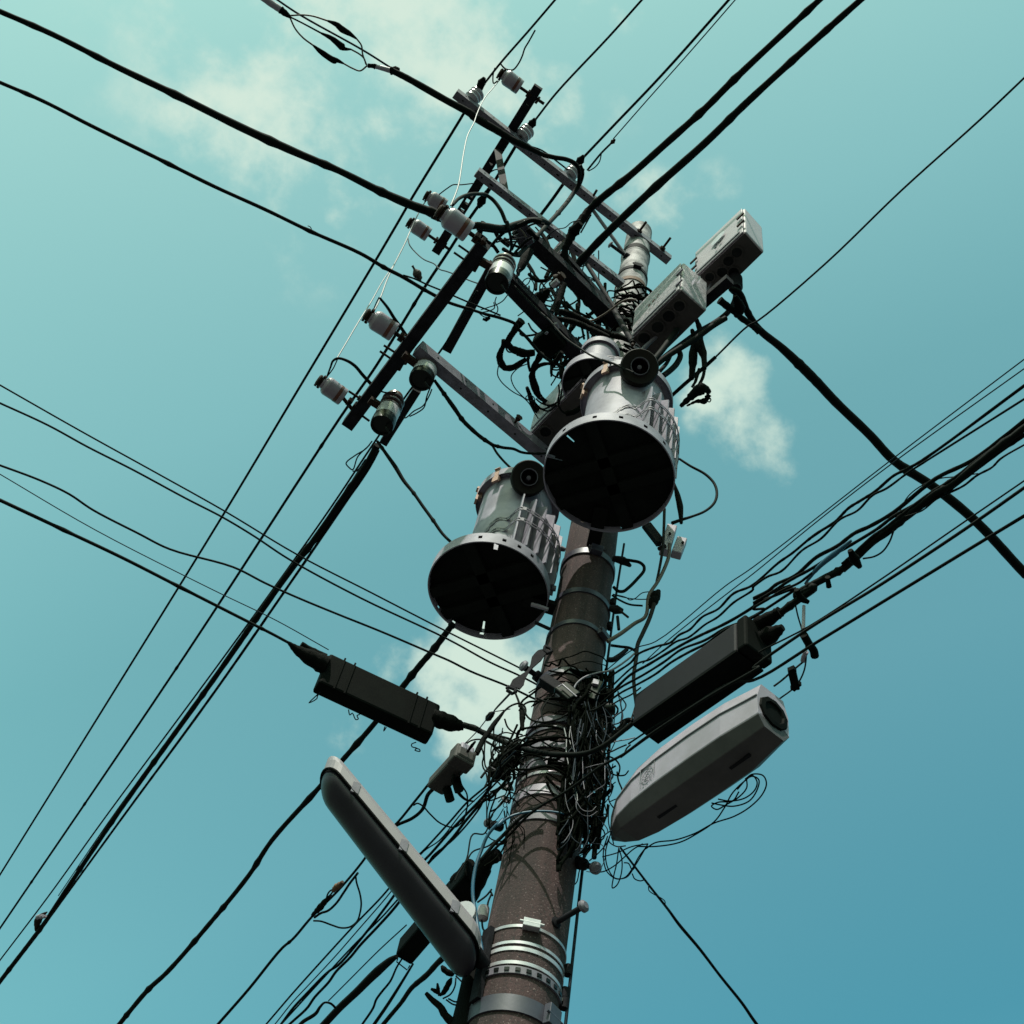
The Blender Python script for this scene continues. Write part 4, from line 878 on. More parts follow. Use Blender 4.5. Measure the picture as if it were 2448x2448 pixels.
cable('fourth cable of the right fan', 'y 480,920 y 640,820 m 420,790 m 600,690 m 760,590 m 900,490 m 1080,420 m 1230,330 m 1360,280 m 1480,220 m 1640,120 m 1780,20 q 0,1020 q 130,940 q 270,850 q 400,780 q 560,680 q 700,600 q 880,490 q 1000,400 q 1180,300', 5.65, [6, 7, 8], rough=.08, group=GR)
cable('fifth cable of the right fan, lowest of the wavy ones', 'y 520,900 y 640,860 m 440,820 m 560,760 m 700,680 m 820,590 m 960,510 m 1100,440 m 1220,350 m 1400,270 m 1540,180 q 0,1058 q 120,980 q 200,930 q 330,870 q 420,800', 5.55, [5, 7, 6], rough=.08, group=GR)
cable('massive bundled cable from the charcoal closure to the right edge', 'm 1640,225 m 1780,120 m 1930,10 q 300,960 q 400,900 q 530,830 q 640,770 q 720,690 q 860,570 q 950,500 q 1100,390 q 1290,240 q 1420,170 q 1630,0 F 1940,802', (5.55, 5.7), [19, 18, 19, 17, 16, 17, 17], ext=(0, 10), ties=9, rough=.06, amp=1.3)
for i, (dx_, dy_, w_) in enumerate(((-6, -26, 9), (-2, -14, 7), (4, 22, 9), (2, 12, 6))):
    cable(['strand lashed along the upper side of the massive bundle', 'inner upper strand of the massive bundle', 'strand lashed under the massive bundle', 'inner lower strand of the massive bundle'][i], ' '.join('q %d,%d' % (x_+dx_, y_+dy_+(6 if j_ % 2 else -4)) for j_, (x_, y_) in enumerate(((640, 770), (720, 690), (860, 570), (950, 500), (1100, 390), (1290, 240), (1420, 170), (1630, 0), (1840, -140), (1990, -240)))), (5.6, 5.72), w_, ext=(0, 10), ties=4, rough=.1)
line('loose wire twisting over the massive bundle', 'q 1040,370 1100,260 1200,180 1330,130 1420,120 1500,110 1600,95', (5.8, 5.9), 3)
line('thin wire twisting under the massive bundle to the right edge', 'q 1080,400 1200,360 1300,280 1400,230 1500,180 1590,110 1700,50 1760,-10 F 1940,835', (5.6, 5.75), [3, 6, 5], ext=(0, 8), rough=.1)
line('hanging loop of wire below the massive bundle', 'q 780,700 860,685 920,650 970,580 1000,500', 5.6, 4.5)
sl = thing('plastic_sheath', 'translucent blue sheath sleeve lying along the massive bundle', 'sheath', pt('q 530,720', 5.65)); sleeve(sl, 'q 370,880 430,800 500,730 600,650 700,570', 5.64, [6, 10, 12, 14, 6], 'blue', 'sheath_tube', .1)
for lb, pth, ww in (('round hanger clamp on the massive bundle, nearest the closure', 'q 310,920 340,980 395,1010', [12, 18, 10]), ('small square tag clamp on the massive bundle', 'q 530,830 535,870 540,900', [12, 12, 13]), ('upper round hanger clamp on the massive bundle', 'q 690,640 720,700 760,760', [12, 26, 12])):
    c_ = thing('hanger_clamp', lb, 'clamp', pt(pth.rsplit(' ', 1)[0], 5.52), 'hanger clamps on the massive bundle'); sleeve(c_, pth, 5.52, ww, 'closure', 'clamp_body')
hg = thing('hanger_rod', 'pale hanger rod dropping from the massive bundle to the lower cable', 'hanger rod', pt('q 360,1040', 5.5)); sleeve(hg, 'q 362,1035 358,1200', (5.5, 5.4), [8, 9], 'lampw', 'rod', 0)
hg.part('lower_clamp', MB().tube(spline(trace('q 360,1240 400,1310 430,1350 440,1395', 5.35), 3), .016, 8), 'closure')
hg.part('hook', MB().tube(trace('q 380,1360 362,1395 355,1430', 5.35), .01, 6), 'lampw')
line('upper of three straight wires at the right, crossing the charcoal closure', 'q 1930,145 q 1500,440 q 860,880 q 400,1180 q 0,1400 m 1540,560 m 1200,790 m 700,1080 l 1700,620', (5.45, 5.3), [4, 5], ext=(14, 0))
line('middle of three straight wires at the right', 'q 1930,195 q 1530,475 q 900,890 q 400,1195 q 0,1480 m 1500,625 m 1100,860 m 640,1160 y 1030,1570 l 1400,870 l 1000,1160 l 600,1400 l 300,1700 l 0,1980', (5.4, 5.3, 5.1, 5.0, 4.9), [8, 7, 7], ext=(14, 0))
line('lowest of three straight wires at the right, grazing the off-white closure', 'q 1930,395 q 1640,570 q 1000,960 q 460,1290 q 0,1565 m 1290,745 m 900,990 m 620,1180 m 430,1320', (5.35, 5.25), [8, 7], ext=(14, 0))
line('jumper from the hanger rod down to the end of the off-white closure', 'q 300,1020 320,1110 350,1210 375,1310 378,1400 365,1490 330,1570 290,1620 190,1695', (5.5, 5.2), 4)
line('short lead from the hanger hook to the off-white closure', 'q 360,1430 300,1480 210,1560 150,1605', (5.35, 5.2), 5)
hc = thing('cable_clamp', 'small H shaped clamp joining the two leads of the off-white closure', 'cable clamp', pt('q 285,1550', 5.25)); hc.part('clamp_body', MB().beam(pt('q 275,1490', 5.25), pt('q 305,1620', 5.25), .03, .03), 'closure', .004); hc.part('crossbar', MB().beam(pt('q 255,1500', 5.25), pt('q 300,1480', 5.25), .02, .02).beam(pt('q 280,1625', 5.25), pt('q 330,1580', 5.25), .02, .02), 'closure')
# coils under the off-white closure
GC = 'slack fibre coils under the off-white closure'
for i, pth in enumerate(['n 620,740 n 700,690 n 850,670 n 1000,620 n 1150,540 n 1300,490 n 1420,420 n 1520,320 n 1553,230 n 1520,170 n 1440,165 n 1390,210 n 1330,280',
      'n 560,720 n 700,720 n 880,690 n 1020,620 n 1150,530 n 1230,420 n 1290,310 n 1380,220 n 1440,180 n 1490,200 n 1490,260 n 1420,370 n 1300,410 n 1200,400 n 1130,385',
      'n 1390,200 n 1440,170 n 1480,220 n 1460,290 n 1380,350 n 1270,370 n 1180,355', 'n 1400,200 n 1400,270 n 1340,340 n 1240,400 n 1170,435 n 1130,410 n 1180,380 n 1290,370 n 1340,300']):
    line(['widest slack loop swinging furthest right of the off-white closure', 'inner long slack loop beside the widest one', 'small inner coil hanging at the middle of the off-white closure', 'knotted small coil under the middle of the off-white closure'][i], pth, 4.85, 3.6, ext=(0, 0), group=GC)
for i, pth in enumerate(['n 330,640 n 300,740 n 300,830 n 330,920 n 400,970 n 460,960 n 520,890 n 570,800 n 630,720', 'n 345,650 n 315,760 n 330,880 n 390,965 n 470,960 n 540,870 n 600,770 n 640,700', 'n 415,730 n 440,820 n 435,930 n 400,1020 n 368,1040 n 375,960 n 400,850 n 415,740',
      'n 170,850 n 210,910 n 290,915 n 380,870 n 450,810 n 530,740 n 600,700', 'n 190,830 n 260,770 n 320,700 n 340,660', 'n 290,800 n 400,770 n 520,720 n 640,700', 'n 520,930 n 540,970 n 580,985 n 610,978', 'n 455,845 n 490,850 n 520,900 n 540,880', 'n 270,660 n 360,600 n 340,680 n 400,720 n 470,715']):
    line(['rounded slack loop left of the lone lower right wire, outer one', 'rounded slack loop left of the lone lower right wire, inner one', 'narrow pointed slack loop below the tip of the closure', 'low swag of wire between pole and closure tip', 'steep short wire from pole to closure tip', 'flat short wire under the closure tip', 'tiny curl on the lone lower right wire', 'tiny hooked wire above the curl', 'knot of wire at the tip of the closure'][i], pth, 4.85, 3.2, 'navy', group='slack loops by the closure tip')
cable('lone dark wire running from the closure tip down to the bottom right', 'n 430,730 n 650,1020 n 800,1210 n 880,1320 n 1040,1510 n 1200,1720 n 1370,1932 N 1800,2436 N 1825,2470', 4.9, [5, 6, 8, 7, 8, 9], ext=(0, 8))
line('fine wire spiralled round the lone dark wire', 'n 645,1020 n 650,1060 n 690,1090 n 730,1110 n 770,1140 n 775,1180 n 810,1230', 4.88, 2.6, 'navy')
# right upper heavy cable and guy
cable('heavy black cable from the boxes down to the right edge', 'e 1110,770 e 1180,800 e 1250,960 e 1340,1090 e 1500,1220 e 1640,1350 e 1780,1490 e 1920,1640 N 2080,1040 q 1000,0 q 1300,200 q 1600,450 N 2448,1368 N 2470,1386', (9.5, 9.3), [14, 16, 24, 22, 24, 25], ext=(0, 12), ties=4, rough=.03, amp=1.12)
cable('second leg of the heavy cable forking to the bracket under the pale box', 'e 1030,860 e 1130,940 e 1200,1000 e 1290,1060 e 1340,1100', 9.42, [20, 14, 16, 20], rough=.08)
fk = thing('cable_clamp', 'dark round clamp where the heavy cable meets the bracket', 'cable clamp', pt('e 1185,910', 9.4)); sleeve(fk, 'e 1150,830 e 1185,915 e 1175,960 e 1150,990', 9.4, [12, 28, 22, 8], 'closure', 'clamp_body')
line('guy wire from the right edge passing behind the fork to the ragged clamp', 'F 1945,135 1850,225 1700,360 1560,495 1430,605 e 1250,1060 e 1000,1300', 9.0, 5, ext=(12, 0))
line('thicker lower end of the guy wire beside the transformer rim', 'e 1000,1300 e 900,1390 e 760,1510 e 660,1600', 9.0, [9, 10, 9])
cable('pale lit conduit bending from the pale box down to the transformer', 'e 1155,790 e 1150,860 e 1100,950 e 1000,1030 e 880,1100 e 740,1200 e 620,1290 e 520,1380', (9.7, 9.3, 9.0, 8.6), [15, 14, 14, 13], 'dsteel')
gl = thing('conduit_gland', 'ribbed grey gland under the pale box', 'cable gland', pt('e 1155,730', 9.75)); gg = MB(); P = pt('e 1152,700', 9.74)
gg.lathe(P, (0, 0, -1), [(0, .05)]+[(0.012+.022*i+d_, .05 if d_ == 0 else .042) for i in range(7) for d_ in (0, .011)]+[(.18, .04), (.18, 0)], 20); gl.part('ribs', gg, 'dsteel')
cable('thin pale conduit from the zinc box crossing below it', 'e 965,735 e 930,800 e 850,890 e 700,1010 e 560,1130 e 450,1230 e 400,1290', (9.75, 9.2, 8.9), [6, 7, 9, 12], 'steel')
line('brown wire sweeping from the zinc box to the left', 't 520,240 t 400,230 t 280,280 t 160,370 t 0,480 s 1640,300 s 1560,290', (9.3, 9.3), 5, 'brownw')
for i, (pth, ww) in enumerate((('t 1170,990 t 1200,1090 t 1160,1200 t 1060,1310 t 930,1410', [13, 15, 14]), ('t 1080,1030 t 1000,1200 t 900,1320 t 860,1380', [9, 10, 9]), ('t 1150,700 t 1020,880 t 900,1040 t 760,1200', [16, 16, 14]), ('t 1900,520 t 1700,640 t 1440,830 t 1200,980 t 980,1120 t 780,1280', [14, 15, 14]))):
    cable(['fat hose loop dropping behind the transformer bushing', 'narrow hose beside the fat loop', 'wide dark hose under the zinc box', 'long dark hose under the pale conduit'][i], pth, (9.0, 8.5), ww, 'rubber')
rg = thing('taped_termination', 'ragged black taped terminations hanging right of the zinc box', 'cable termination', pt('t 1480,1100', 8.8))
sleeve(rg, 't 1440,520 t 1500,700 t 1490,900 t 1560,1100 t 1570,1300', (9.1, 8.6), [10, 14, 22, 16, 10], 'tape', 'taped_tail', .15)
sleeve(rg, 't 1380,700 t 1420,850 t 1400,1050 t 1390,1250 t 1370,1450', (9.0, 8.6), [10, 14, 20, 18, 12], 'tape', 'taped_tail', .15)
sleeve(rg, 't 1500,1300 t 1460,1400 t 1430,1500 t 1380,1580', (8.6, 8.5), [10, 8, 6], 'rubber', 'lead')
sleeve(rg, 't 1570,1320 t 1550,1420 t 1490,1540 t 1440,1580', (8.6, 8.5), [8, 8, 6], 'rubber', 'lead')
rc = thing('taped_clamp', 'ragged black clamp lump at the end of the guy wire', 'cable clamp', pt('t 1500,1650', 8.5))
sleeve(rc, 't 1200,1880 t 1330,1760 t 1450,1650 t 1560,1600 t 1650,1660', (8.4, 8.5), [9, 16, 24, 26, 10], 'tape', 'lump', .25)
sleeve(rc, 't 1300,1870 t 1450,1800 t 1580,1790 t 1640,1700', (8.4, 8.5), [4, 8, 14, 12], 'tape', 'lower_lump', .25)
rc.part('wire_hook', MB().tube(spline(trace('t 1610,1770 1640,1740 1670,1770 1650,1810 1620,1800', 8.5), 3), .004, 5), 'navy')
# wires at the striped insulators
line('bare bright wire drooping from the tip insulator to the largest one', 'b 620,300 b 580,350 b 520,420 b 480,490 b 450,560 b 430,620 b 380,720 b 350,850 b 330,980 b 310,1100 b 280,1190 b 250,1260', (ZI, 10.2, ZA2+.05), [2.6, 3.2, 3.6], 'silver')
line('forked lead at the head of the tip insulator', 'b 590,200 b 575,260 b 580,320 b 610,300', ZI, 3.4)
line('slack wire from the tip insulator up to its line', 'b 630,165 b 660,200 b 690,215 b 730,215 b 770,170 b 800,110 b 820,50 b 850,0 b 900,-90', ZI+.05, 4)
line('wavy dark wire behind the small insulator to the slotted arm', 'b 160,1175 b 220,1130 b 270,1100 b 330,1100 b 420,1090', ZI, 3, 'navy')
line('wavy wire behind the slotted arm near the flat brace', 'b 545,1010 b 590,985 b 650,980', ZI, 3, 'navy')
cable('black jumper arching from the largest insulator over the clamp', 'c 1230,290 c 1280,240 c 1350,210 c 1430,205 c 1490,215 c 1540,250 c 1600,330 c 1640,420 r 460,330 r 480,440', (ZA2+.1, 9.2, 9.0), [8, 9, 10, 11], 'rubber')
cl = thing('cable_clamp', 'bulging wedge clamp on the wire below the slotted arm', 'cable clamp', pt('c 1455,260', Z1)); sleeve(cl, 'c 1510,160 c 1480,210 c 1450,265 c 1430,310', Z1, [6, 12, 22, 8], 'closure', 'clamp_body', .1)
line('pair of bare wires falling from the small insulator, right strand', 'c 1030,250 c 990,310 c 950,390 c 900,500 c 870,570 c 810,690 c 770,770 c 720,880 c 680,990 c 650,1060 c 620,1110', (ZI, ZI-.5, 9.4, ZA2+.05), [3.2, 3.6], 'silver')
line('pair of bare wires falling from the small insulator, left strand to the lowest insulator', 'c 875,565 c 790,730 c 690,880 c 600,1040 c 500,1200 c 400,1370 c 340,1470', (ZI-.3, 9.6, ZA2+.1), 3, 'silver')
line('slack dark wire from the foot insulator across the side arm to the switch', 'c 885,545 c 900,600 c 950,660 c 1010,710 c 1090,745 c 1130,785 c 1180,800 c 1250,825 c 1370,875 c 1460,905', (ZI-.2, 9.2), 3.2, 'navy')
cable('jumper from the middle large insulator to the side arm', 'c 670,1005 c 730,1080 c 780,1160 c 830,1230 c 880,1300', ZA2+.03, [6, 8, 9, 8])
cable('jumper arching from the lowest striped insulator to the side arm', 'c 260,1620 c 290,1540 c 310,1490 c 350,1470 c 420,1490 c 480,1530 c 540,1600 c 605,1670', ZA2+.03, [4, 6, 8, 9])
line('second thin lead at the lowest striped insulator', 'c 265,1610 c 310,1550 c 345,1475', ZA2+.03, 3)
line('tie lead at the head of the middle large insulator', 'c 620,1100 c 640,1050 c 665,1000', ZA2+.03, 3)
line('short curved wire from the side arm into the lowest switch', 'g 665,430 g 710,445 g 770,445 g 800,440', ZA2-.05, 4)
# drops from the switches
cable('jumper from the middle switch down to the lower transformer', 'g 1090,350 g 1140,420 g 1190,490 g 1240,560 g 1310,660 g 1380,730 g 1450,790 g 1540,850', (8.1, 7.9), [8, 11, 11, 9], rough=.06, ties=3)
line('branch of the jumper running right behind the large transformer', 'g 1540,850 g 1620,870 g 1700,880 g 1760,905 g 1830,915 g 1960,915', (7.9, 8.1), [8, 7, 6], ties=2)
line('branch of the jumper dropping to the lower transformer bushing', 'g 1540,860 g 1570,910 g 1620,970 g 1660,1010 g 1700,1050 i 790,170', (7.9, 7.6), [6, 6, 6])
cable('jumper from the lowest switch down behind the lower transformer', 'g 650,820 g 720,920 g 790,1020 g 850,1120 g 930,1220 g 1000,1320 g 1080,1430 g 1150,1530 g 1230,1610', (8.0, 7.3), [7, 11, 8, 8, 7], ties=3)
GT = 'thin twisted tie wires on the switches'
for i, pth in enumerate(['g 610,820 g 560,880 g 480,930 g 410,990 g 430,1020 g 460,1040 g 500,940 g 590,850', 'g 460,1050 g 490,1050 g 560,960', 'g 1060,400 g 1030,480 g 1010,560 g 960,600 g 900,630', 'g 1070,420 g 1050,470 g 1000,550 g 930,590 g 870,640 g 850,640']):
    line(['loop of twisted tie wire hanging from the lowest switch', 'loose end beside the hanging tie wire loop', 'left tie wire hanging from the middle switch', 'right tie wire hanging from the middle switch'][i], pth, 8.0, 3.4, 'navy', group=GT)
for i, pth in enumerate(['r 770,1000 r 820,1070 r 830,1150 r 800,1260 r 740,1310 r 700,1310 r 720,1230 r 800,1190 r 870,1260 r 880,1350 r 835,1470', 'r 610,1140 r 640,1230 r 700,1300 r 800,1380 r 920,1480', 'r 650,1010 r 610,1080 r 650,1150 r 660,1040', 'r 1190,1190 r 1090,1240 r 1020,1320 r 1000,1420', 'r 1290,1300 r 1230,1390 r 1150,1460 r 1090,1500', 'r 300,1480 r 280,1560 r 320,1640 r 310,1720 r 220,1780 r 120,1790 r 0,1700', 'r 480,1440 r 400,1540 r 300,1600 r 180,1640 r 60,1680', 'r 260,1560 r 270,1650 r 180,1700 r 60,1720', 'r 1040,1580 r 1070,1640 r 1170,1740']):
    line(['looping thin wire right of the uppermost switch', 'thin wire slanting right from the uppermost switch', 'small kinked wire touching the sheds of the uppermost switch', 'curved thin wire left of the ragged pothead', 'curved thin wire right of the ragged pothead', 'curly tie wire under the uppermost switch', 'slanting tie wire under the uppermost switch', 'short tie wire under the uppermost switch', 'short thin wire below the ragged pothead'][i], pth, 8.7, 2.8, 'navy', group=GT)
kk = thing('wire_knot', 'small dark knot of wire below the uppermost switch', 'wire knot', pt('r 150,1820', 8.5)); sleeve(kk, 'r 90,1820 r 140,1830 r 200,1800', 8.5, [5, 10, 6], 'tape', 'knot', .2)
# potheads in the middle
pot = thing('cable_pothead', 'ragged black pothead with silvery lugs between third and fourth crossarm', 'cable termination', pt('r 1180,1300', 9.2))
sleeve(pot, 'r 860,1600 r 960,1510 r 1060,1420 r 1120,1360', 9.2, [18, 34, 22, 8], 'tape', 'boot', .08)
sleeve(pot, 'r 1120,1300 r 1190,1270 r 1260,1200 r 1330,1140', 9.2, [12, 20, 26, 16], 'iron', 'lug', .3)
sleeve(pot, 'r 1330,1290 r 1290,1450 r 1250,1600 r 1220,1750', (9.3, 9.0), [18, 17, 14, 9], 'tape', 'tail', .08)
pot.part('bright_lug', MB().cyl(pt('r 1160,1310', 9.15), pt('r 1250,1230', 9.15), .02, 8), 'bright')
pot2 = thing('cable_pothead', 'hanging black pothead right of the uppermost switch', 'cable termination', pt('r 720,950', 9.3)); sleeve(pot2, 'r 820,780 r 750,880 r 690,1000 r 650,1080 r 610,1190', (9.4, 9.0), [20, 24, 20, 10, 5], 'tape', 'boot', .08)
# cable cluster at the head of the side arm
GK = 'tight jumble of cable ends over the uppermost switch'
for i, (pth, ww, m_) in enumerate([('r 0,420 r 200,450 r 400,470 r 560,420 r 700,360 r 860,300 r 1000,330', 12, 'rubber'), ('r 470,380 r 500,480 r 520,560 r 530,700 r 510,800', [8, 7, 6], 'navy'), ('r 560,540 r 650,570 r 740,560 r 760,600 r 720,620', 3, 'steel'),
     ('r 540,760 r 600,640 r 680,560 r 700,470 r 780,400 r 900,350 r 1040,360', 5, 'rubber'), ('r 220,700 r 300,600 r 380,520 r 460,450', 8, 'rubber'), ('r 160,760 r 240,660 r 340,560 r 420,500', 5, 'steel'), ('r 60,560 r 150,620 r 260,700 r 330,800', 9, 'tape'),
     ('r 260,420 r 330,560 r 420,640 r 500,700', 10, 'tape'), ('r 600,780 r 680,700 r 760,620 r 860,560', 6, 'rubber'), ('r 300,640 r 420,600 r 520,590 r 640,600', 4, 'rubber'), ('r 480,620 r 440,660 r 480,700', 3, 'navy'), ('r 700,420 r 620,480 r 560,560 r 500,560', 10, 'rubber'), ('r 0,500 r 90,540 r 160,600', 6, 'rubber'), ('r 480,390 r 600,400 r 700,470 r 760,560', 4, 'brownw'), ('r 780,440 r 840,500 r 900,560 r 960,580', 12, 'tape'), ('r 100,330 r 40,500 r 30,640 r 0,700', 14, 'tape')]):
    cable('black cable end in the tight jumble over the uppermost switch', pth, 9.15+.04*(i % 4), ww, m_, group=GK)
sh = thing('zinc_cap', 'pale folded metal cap in the jumble over the uppermost switch', 'metal cap', pt('r 700,440', 9.2)); sh.part('cap', MB().beam(pt('r 620,460', 9.25), pt('r 780,380', 9.25), .08, .01).beam(pt('r 620,640', 9.25), pt('r 830,540', 9.25), .10, .012), 'bandg', .003)
# black loops left of the small transformer
GO = 'fat black cable loops left of the small transformer'
for i, (pth, ww, m_) in enumerate([('s 560,300 s 480,400 s 430,480 s 370,570 s 350,640 s 400,720 s 480,760 s 600,800 s 760,790', [22, 16, 15, 16, 22, 18], 'tape'), ('s 290,600 s 280,680 s 240,770 s 220,850 s 240,940 s 300,1020 s 390,1040 s 500,1000 s 600,930 s 680,870', [14, 12, 17, 18, 12, 8, 7], 'tape'),
     ('s 330,620 s 320,720 s 360,780 s 420,785', 4, 'navy'), ('s 340,1000 s 420,990 s 530,930 s 620,880', 6, 'rubber'), ('s 1000,960 s 900,970 s 800,1010 s 740,1080 s 720,1150 s 740,1240 s 770,1330 s 800,1410 s 860,1490 s 960,1550 s 1080,1560', [8, 10, 11, 18, 20, 17, 10, 8], 'tape'),
     ('s 640,1320 s 680,1430 s 720,1560 s 780,1660 s 860,1720 s 960,1720 s 1060,1640 s 1130,1560', [8, 12, 15, 12, 8, 7], 'tape'), ('s 680,800 s 660,900 s 670,1000 s 690,1080', [8, 7, 6], 'rubber'), ('s 860,800 s 800,920 s 740,1000 s 700,1070', [18, 13, 6], 'tape'), ('s 1180,780 s 1120,880 s 1060,950 s 1000,970', [10, 12, 10], 'tape')]):
    cable(['upper left fat loop, lumpy with tape', 'outermost fat loop bulging to the left', 'thin wire inside the outermost fat loop', 'thin upper return of the outermost loop', 'hanging lumpy loop between crossarm and transformer', 'blunt ended fat hook lowest of the loops', 'short straight tail between the loops', 'tapering boot between the loops', 'short elbow joining the loops under the fourth crossarm'][i], pth, 8.6, ww, m_, rough=.08, group=GO)
line('long thin wire drooping left below the fat loops', 's 220,950 s 195,1040 s 190,1130 s 240,1230 s 340,1330 s 450,1410 s 580,1480 s 680,1580 s 760,1720 s 880,1890', 8.45, 2.8, 'navy')
line('second thin wire drooping beside the first below the loops', 's 640,970 s 540,1010 s 450,1080 s 400,1160 s 410,1240 s 460,1340 s 560,1450 s 650,1530', 8.45, 2.8, 'navy')
line('thin looping wire on the mottled zinc box', 's 620,1500 s 640,1460 s 740,1470 s 760,1540 s 680,1530 s 630,1500', 8.4, 2.4, 'navy')
for i, pth in enumerate(['s 740,1520 s 800,1600 s 880,1660 s 960,1640 s 1060,1580', 's 780,1500 s 850,1560 s 960,1600 s 1080,1590', 's 860,1480 s 900,1560 s 1000,1620 s 1100,1560', 's 760,1600 s 860,1660 s 980,1690 s 1100,1600', 's 1130,1280 s 1140,1400 s 1120,1560 s 1170,1680 s 1260,1740', 's 1180,1350 s 1160,1480 s 1120,1600']):
    line('black wire crossing the face of the mottled zinc box', pth, 8.3, [4, 5], group='black wires over the mottled zinc box')
cable('lashed black run from fourth crossarm to the small transformer, upper', 's 1100,150 s 1220,170 s 1380,230 s 1500,290 s 1640,370 s 1780,440 s 1932,520 d 1220,980 d 1330,1020', (9.3, 9.1), [14, 17, 16, 15, 13], 'tape', rough=.12)
cable('lashed black run from fourth crossarm to the small transformer, lower', 's 1100,260 s 1240,290 s 1400,330 s 1560,400 s 1720,470 s 1900,560', (9.2, 9.0), [12, 15, 14, 13], 'tape', rough=.08)
cable('thin long cable from the fourth crossarm down into the large bushing', 'r 540,1270 r 760,1500 r 960,1700 r 1130,1850 s 1060,380 s 1250,580 s 1480,740 s 1640,840 s 1932,960 w 640,0 w 840,70 w 960,130 w 1060,170 w 1120,200', (9.0, 8.7, 8.2, 7.75, 7.5), 5)
mk = thing('rack_casting', 'dark casting block with bolts on the fourth crossarm', 'casting', pt('s 980,560', 9.0)); mk.part('block', MB().beam(pt('s 860,480', 9.0), pt('s 1120,760', 9.0), .17, .10), 'closure', .02); mk.part('bolts', MB().cyl(pt('s 930,480', 8.94), pt('s 960,500', 8.94), .012).cyl(pt('s 1080,340', 8.94), pt('s 1110,420', 8.94), .016), 'steel')
# cables near the right of the pole
near('black loop swinging out right of the large transformer', 'h 1365,795 h 1450,850 h 1560,910 h 1630,980 h 1655,1060 h 1630,1140 h 1560,1200 h 1460,1240 h 1380,1265 h 1310,1290', .30, [6, 7, 7, 6, 9], nm='hose_loop')
near('taped tail pointing down right of the large transformer', 'h 1325,980 h 1350,1070 h 1370,1160 h 1380,1290', .30, [5, 14, 16, 8], 'tape', nm='taped_tail')
near('rust brown conduit curving from the terminal block down to the pole', 'h 1290,1450 h 1285,1540 h 1250,1640 h 1200,1740 h 1130,1850 m 620,240 m 540,290 m 430,370 m 330,430', .20, [10, 9, 9, 10], 'brownw', nm='conduit')
near('second brown conduit hanging straight down to the cable fan', 'h 1250,1180 h 1245,1350 h 1235,1500 h 1210,1650 h 1190,1740', .18, [8, 7, 6], 'dark', nm='conduit')
near('lower brown conduit running down into the cable fan', 'm 690,140 m 650,260 m 600,370 m 560,460 m 550,560 m 530,700 m 540,820 m 550,900 m 530,980 m 510,1040', .22, [11, 11, 10, 9, 5, 5], 'dark', nm='conduit')
near('black square ended hook rail right of the pole, upper', 'k 1640,180 k 1740,195 k 1830,215 k 1880,260 k 1880,310 k 1800,410 k 1700,510 k 1640,550 k 1580,545 k 1530,500', .15, 8, nm='step_loop')
near('black taped clamp where the two brown conduits meet', 'm 650,165 m 690,110 m 705,70 m 725,40', .2, [12, 26, 22, 10], 'tape', nm='band_clamp', rough=.12)
near('black hook rail right of the pole, lower', 'm 355,460 m 430,470 m 500,480 m 550,510 m 560,540', .15, 7, nm='step_loop')
near('charcoal strap arm returning to the pole under the lower hook rail', 'm 480,490 m 420,540 m 370,570 m 330,570', .15, [10, 14, 13], 'dsteel', nm='step_loop')
near('thin wire loop beside the brown conduit', 'm 370,65 m 470,90 m 500,110 m 540,100 m 600,55 m 680,45', .18, 2.6, 'navy', nm='loose_wire')
near('second thin wire behind the brown conduit', 'm 370,70 m 480,95 m 560,105 m 640,105', .18, 2.6, 'navy', nm='loose_wire')
near('black cable sweeping from pole to brown conduit', 'm 365,75 m 420,110 m 500,145 m 600,155', .18, 5, nm='loose_wire')
near('pair of bolts and cap right of the pole by the middle bands', 'h 850,1560 h 930,1580 h 990,1620', .12, [14, 22, 8], 'dsteel', nm='band_clamp')
near('bolted clamp lug right of the pole beside the lower conduit', 'k 1480,740 k 1560,760 k 1640,780', .12, [14, 24, 12], 'dsteel', nm='band_clamp')
near('strut between clamp lug and conduit', 'k 1600,770 k 1700,850', .14, 6, 'iron', nm='band_clamp')
near('second strut under the clamp lug', 'k 1575,840 k 1590,990', .12, 8, 'dsteel', nm='band_clamp')
near('grey bolt head with curled strap end left of the pole below the transformer', 'i 1070,660 i 1100,680 i 1130,690', .12, [6, 14, 10], 'steel', nm='band_clamp')
near('grey bolt head left of the pole beside the lower skirt', 'i 1000,980 i 1030,985 i 1060,990', .10, [8, 17, 14], 'steel', nm='band_clamp')
near('pale bracket tongue reaching from lower transformer to the pole', 'i 870,1110 i 940,1130 i 1000,1150', .08, [11, 11, 9], 'lampw', nm='bracket_tongue')
near('dark bracket tongue under the pale one', 'i 900,1250 i 1010,1300', .05, [9, 9], 'dsteel', nm='bracket_tongue')
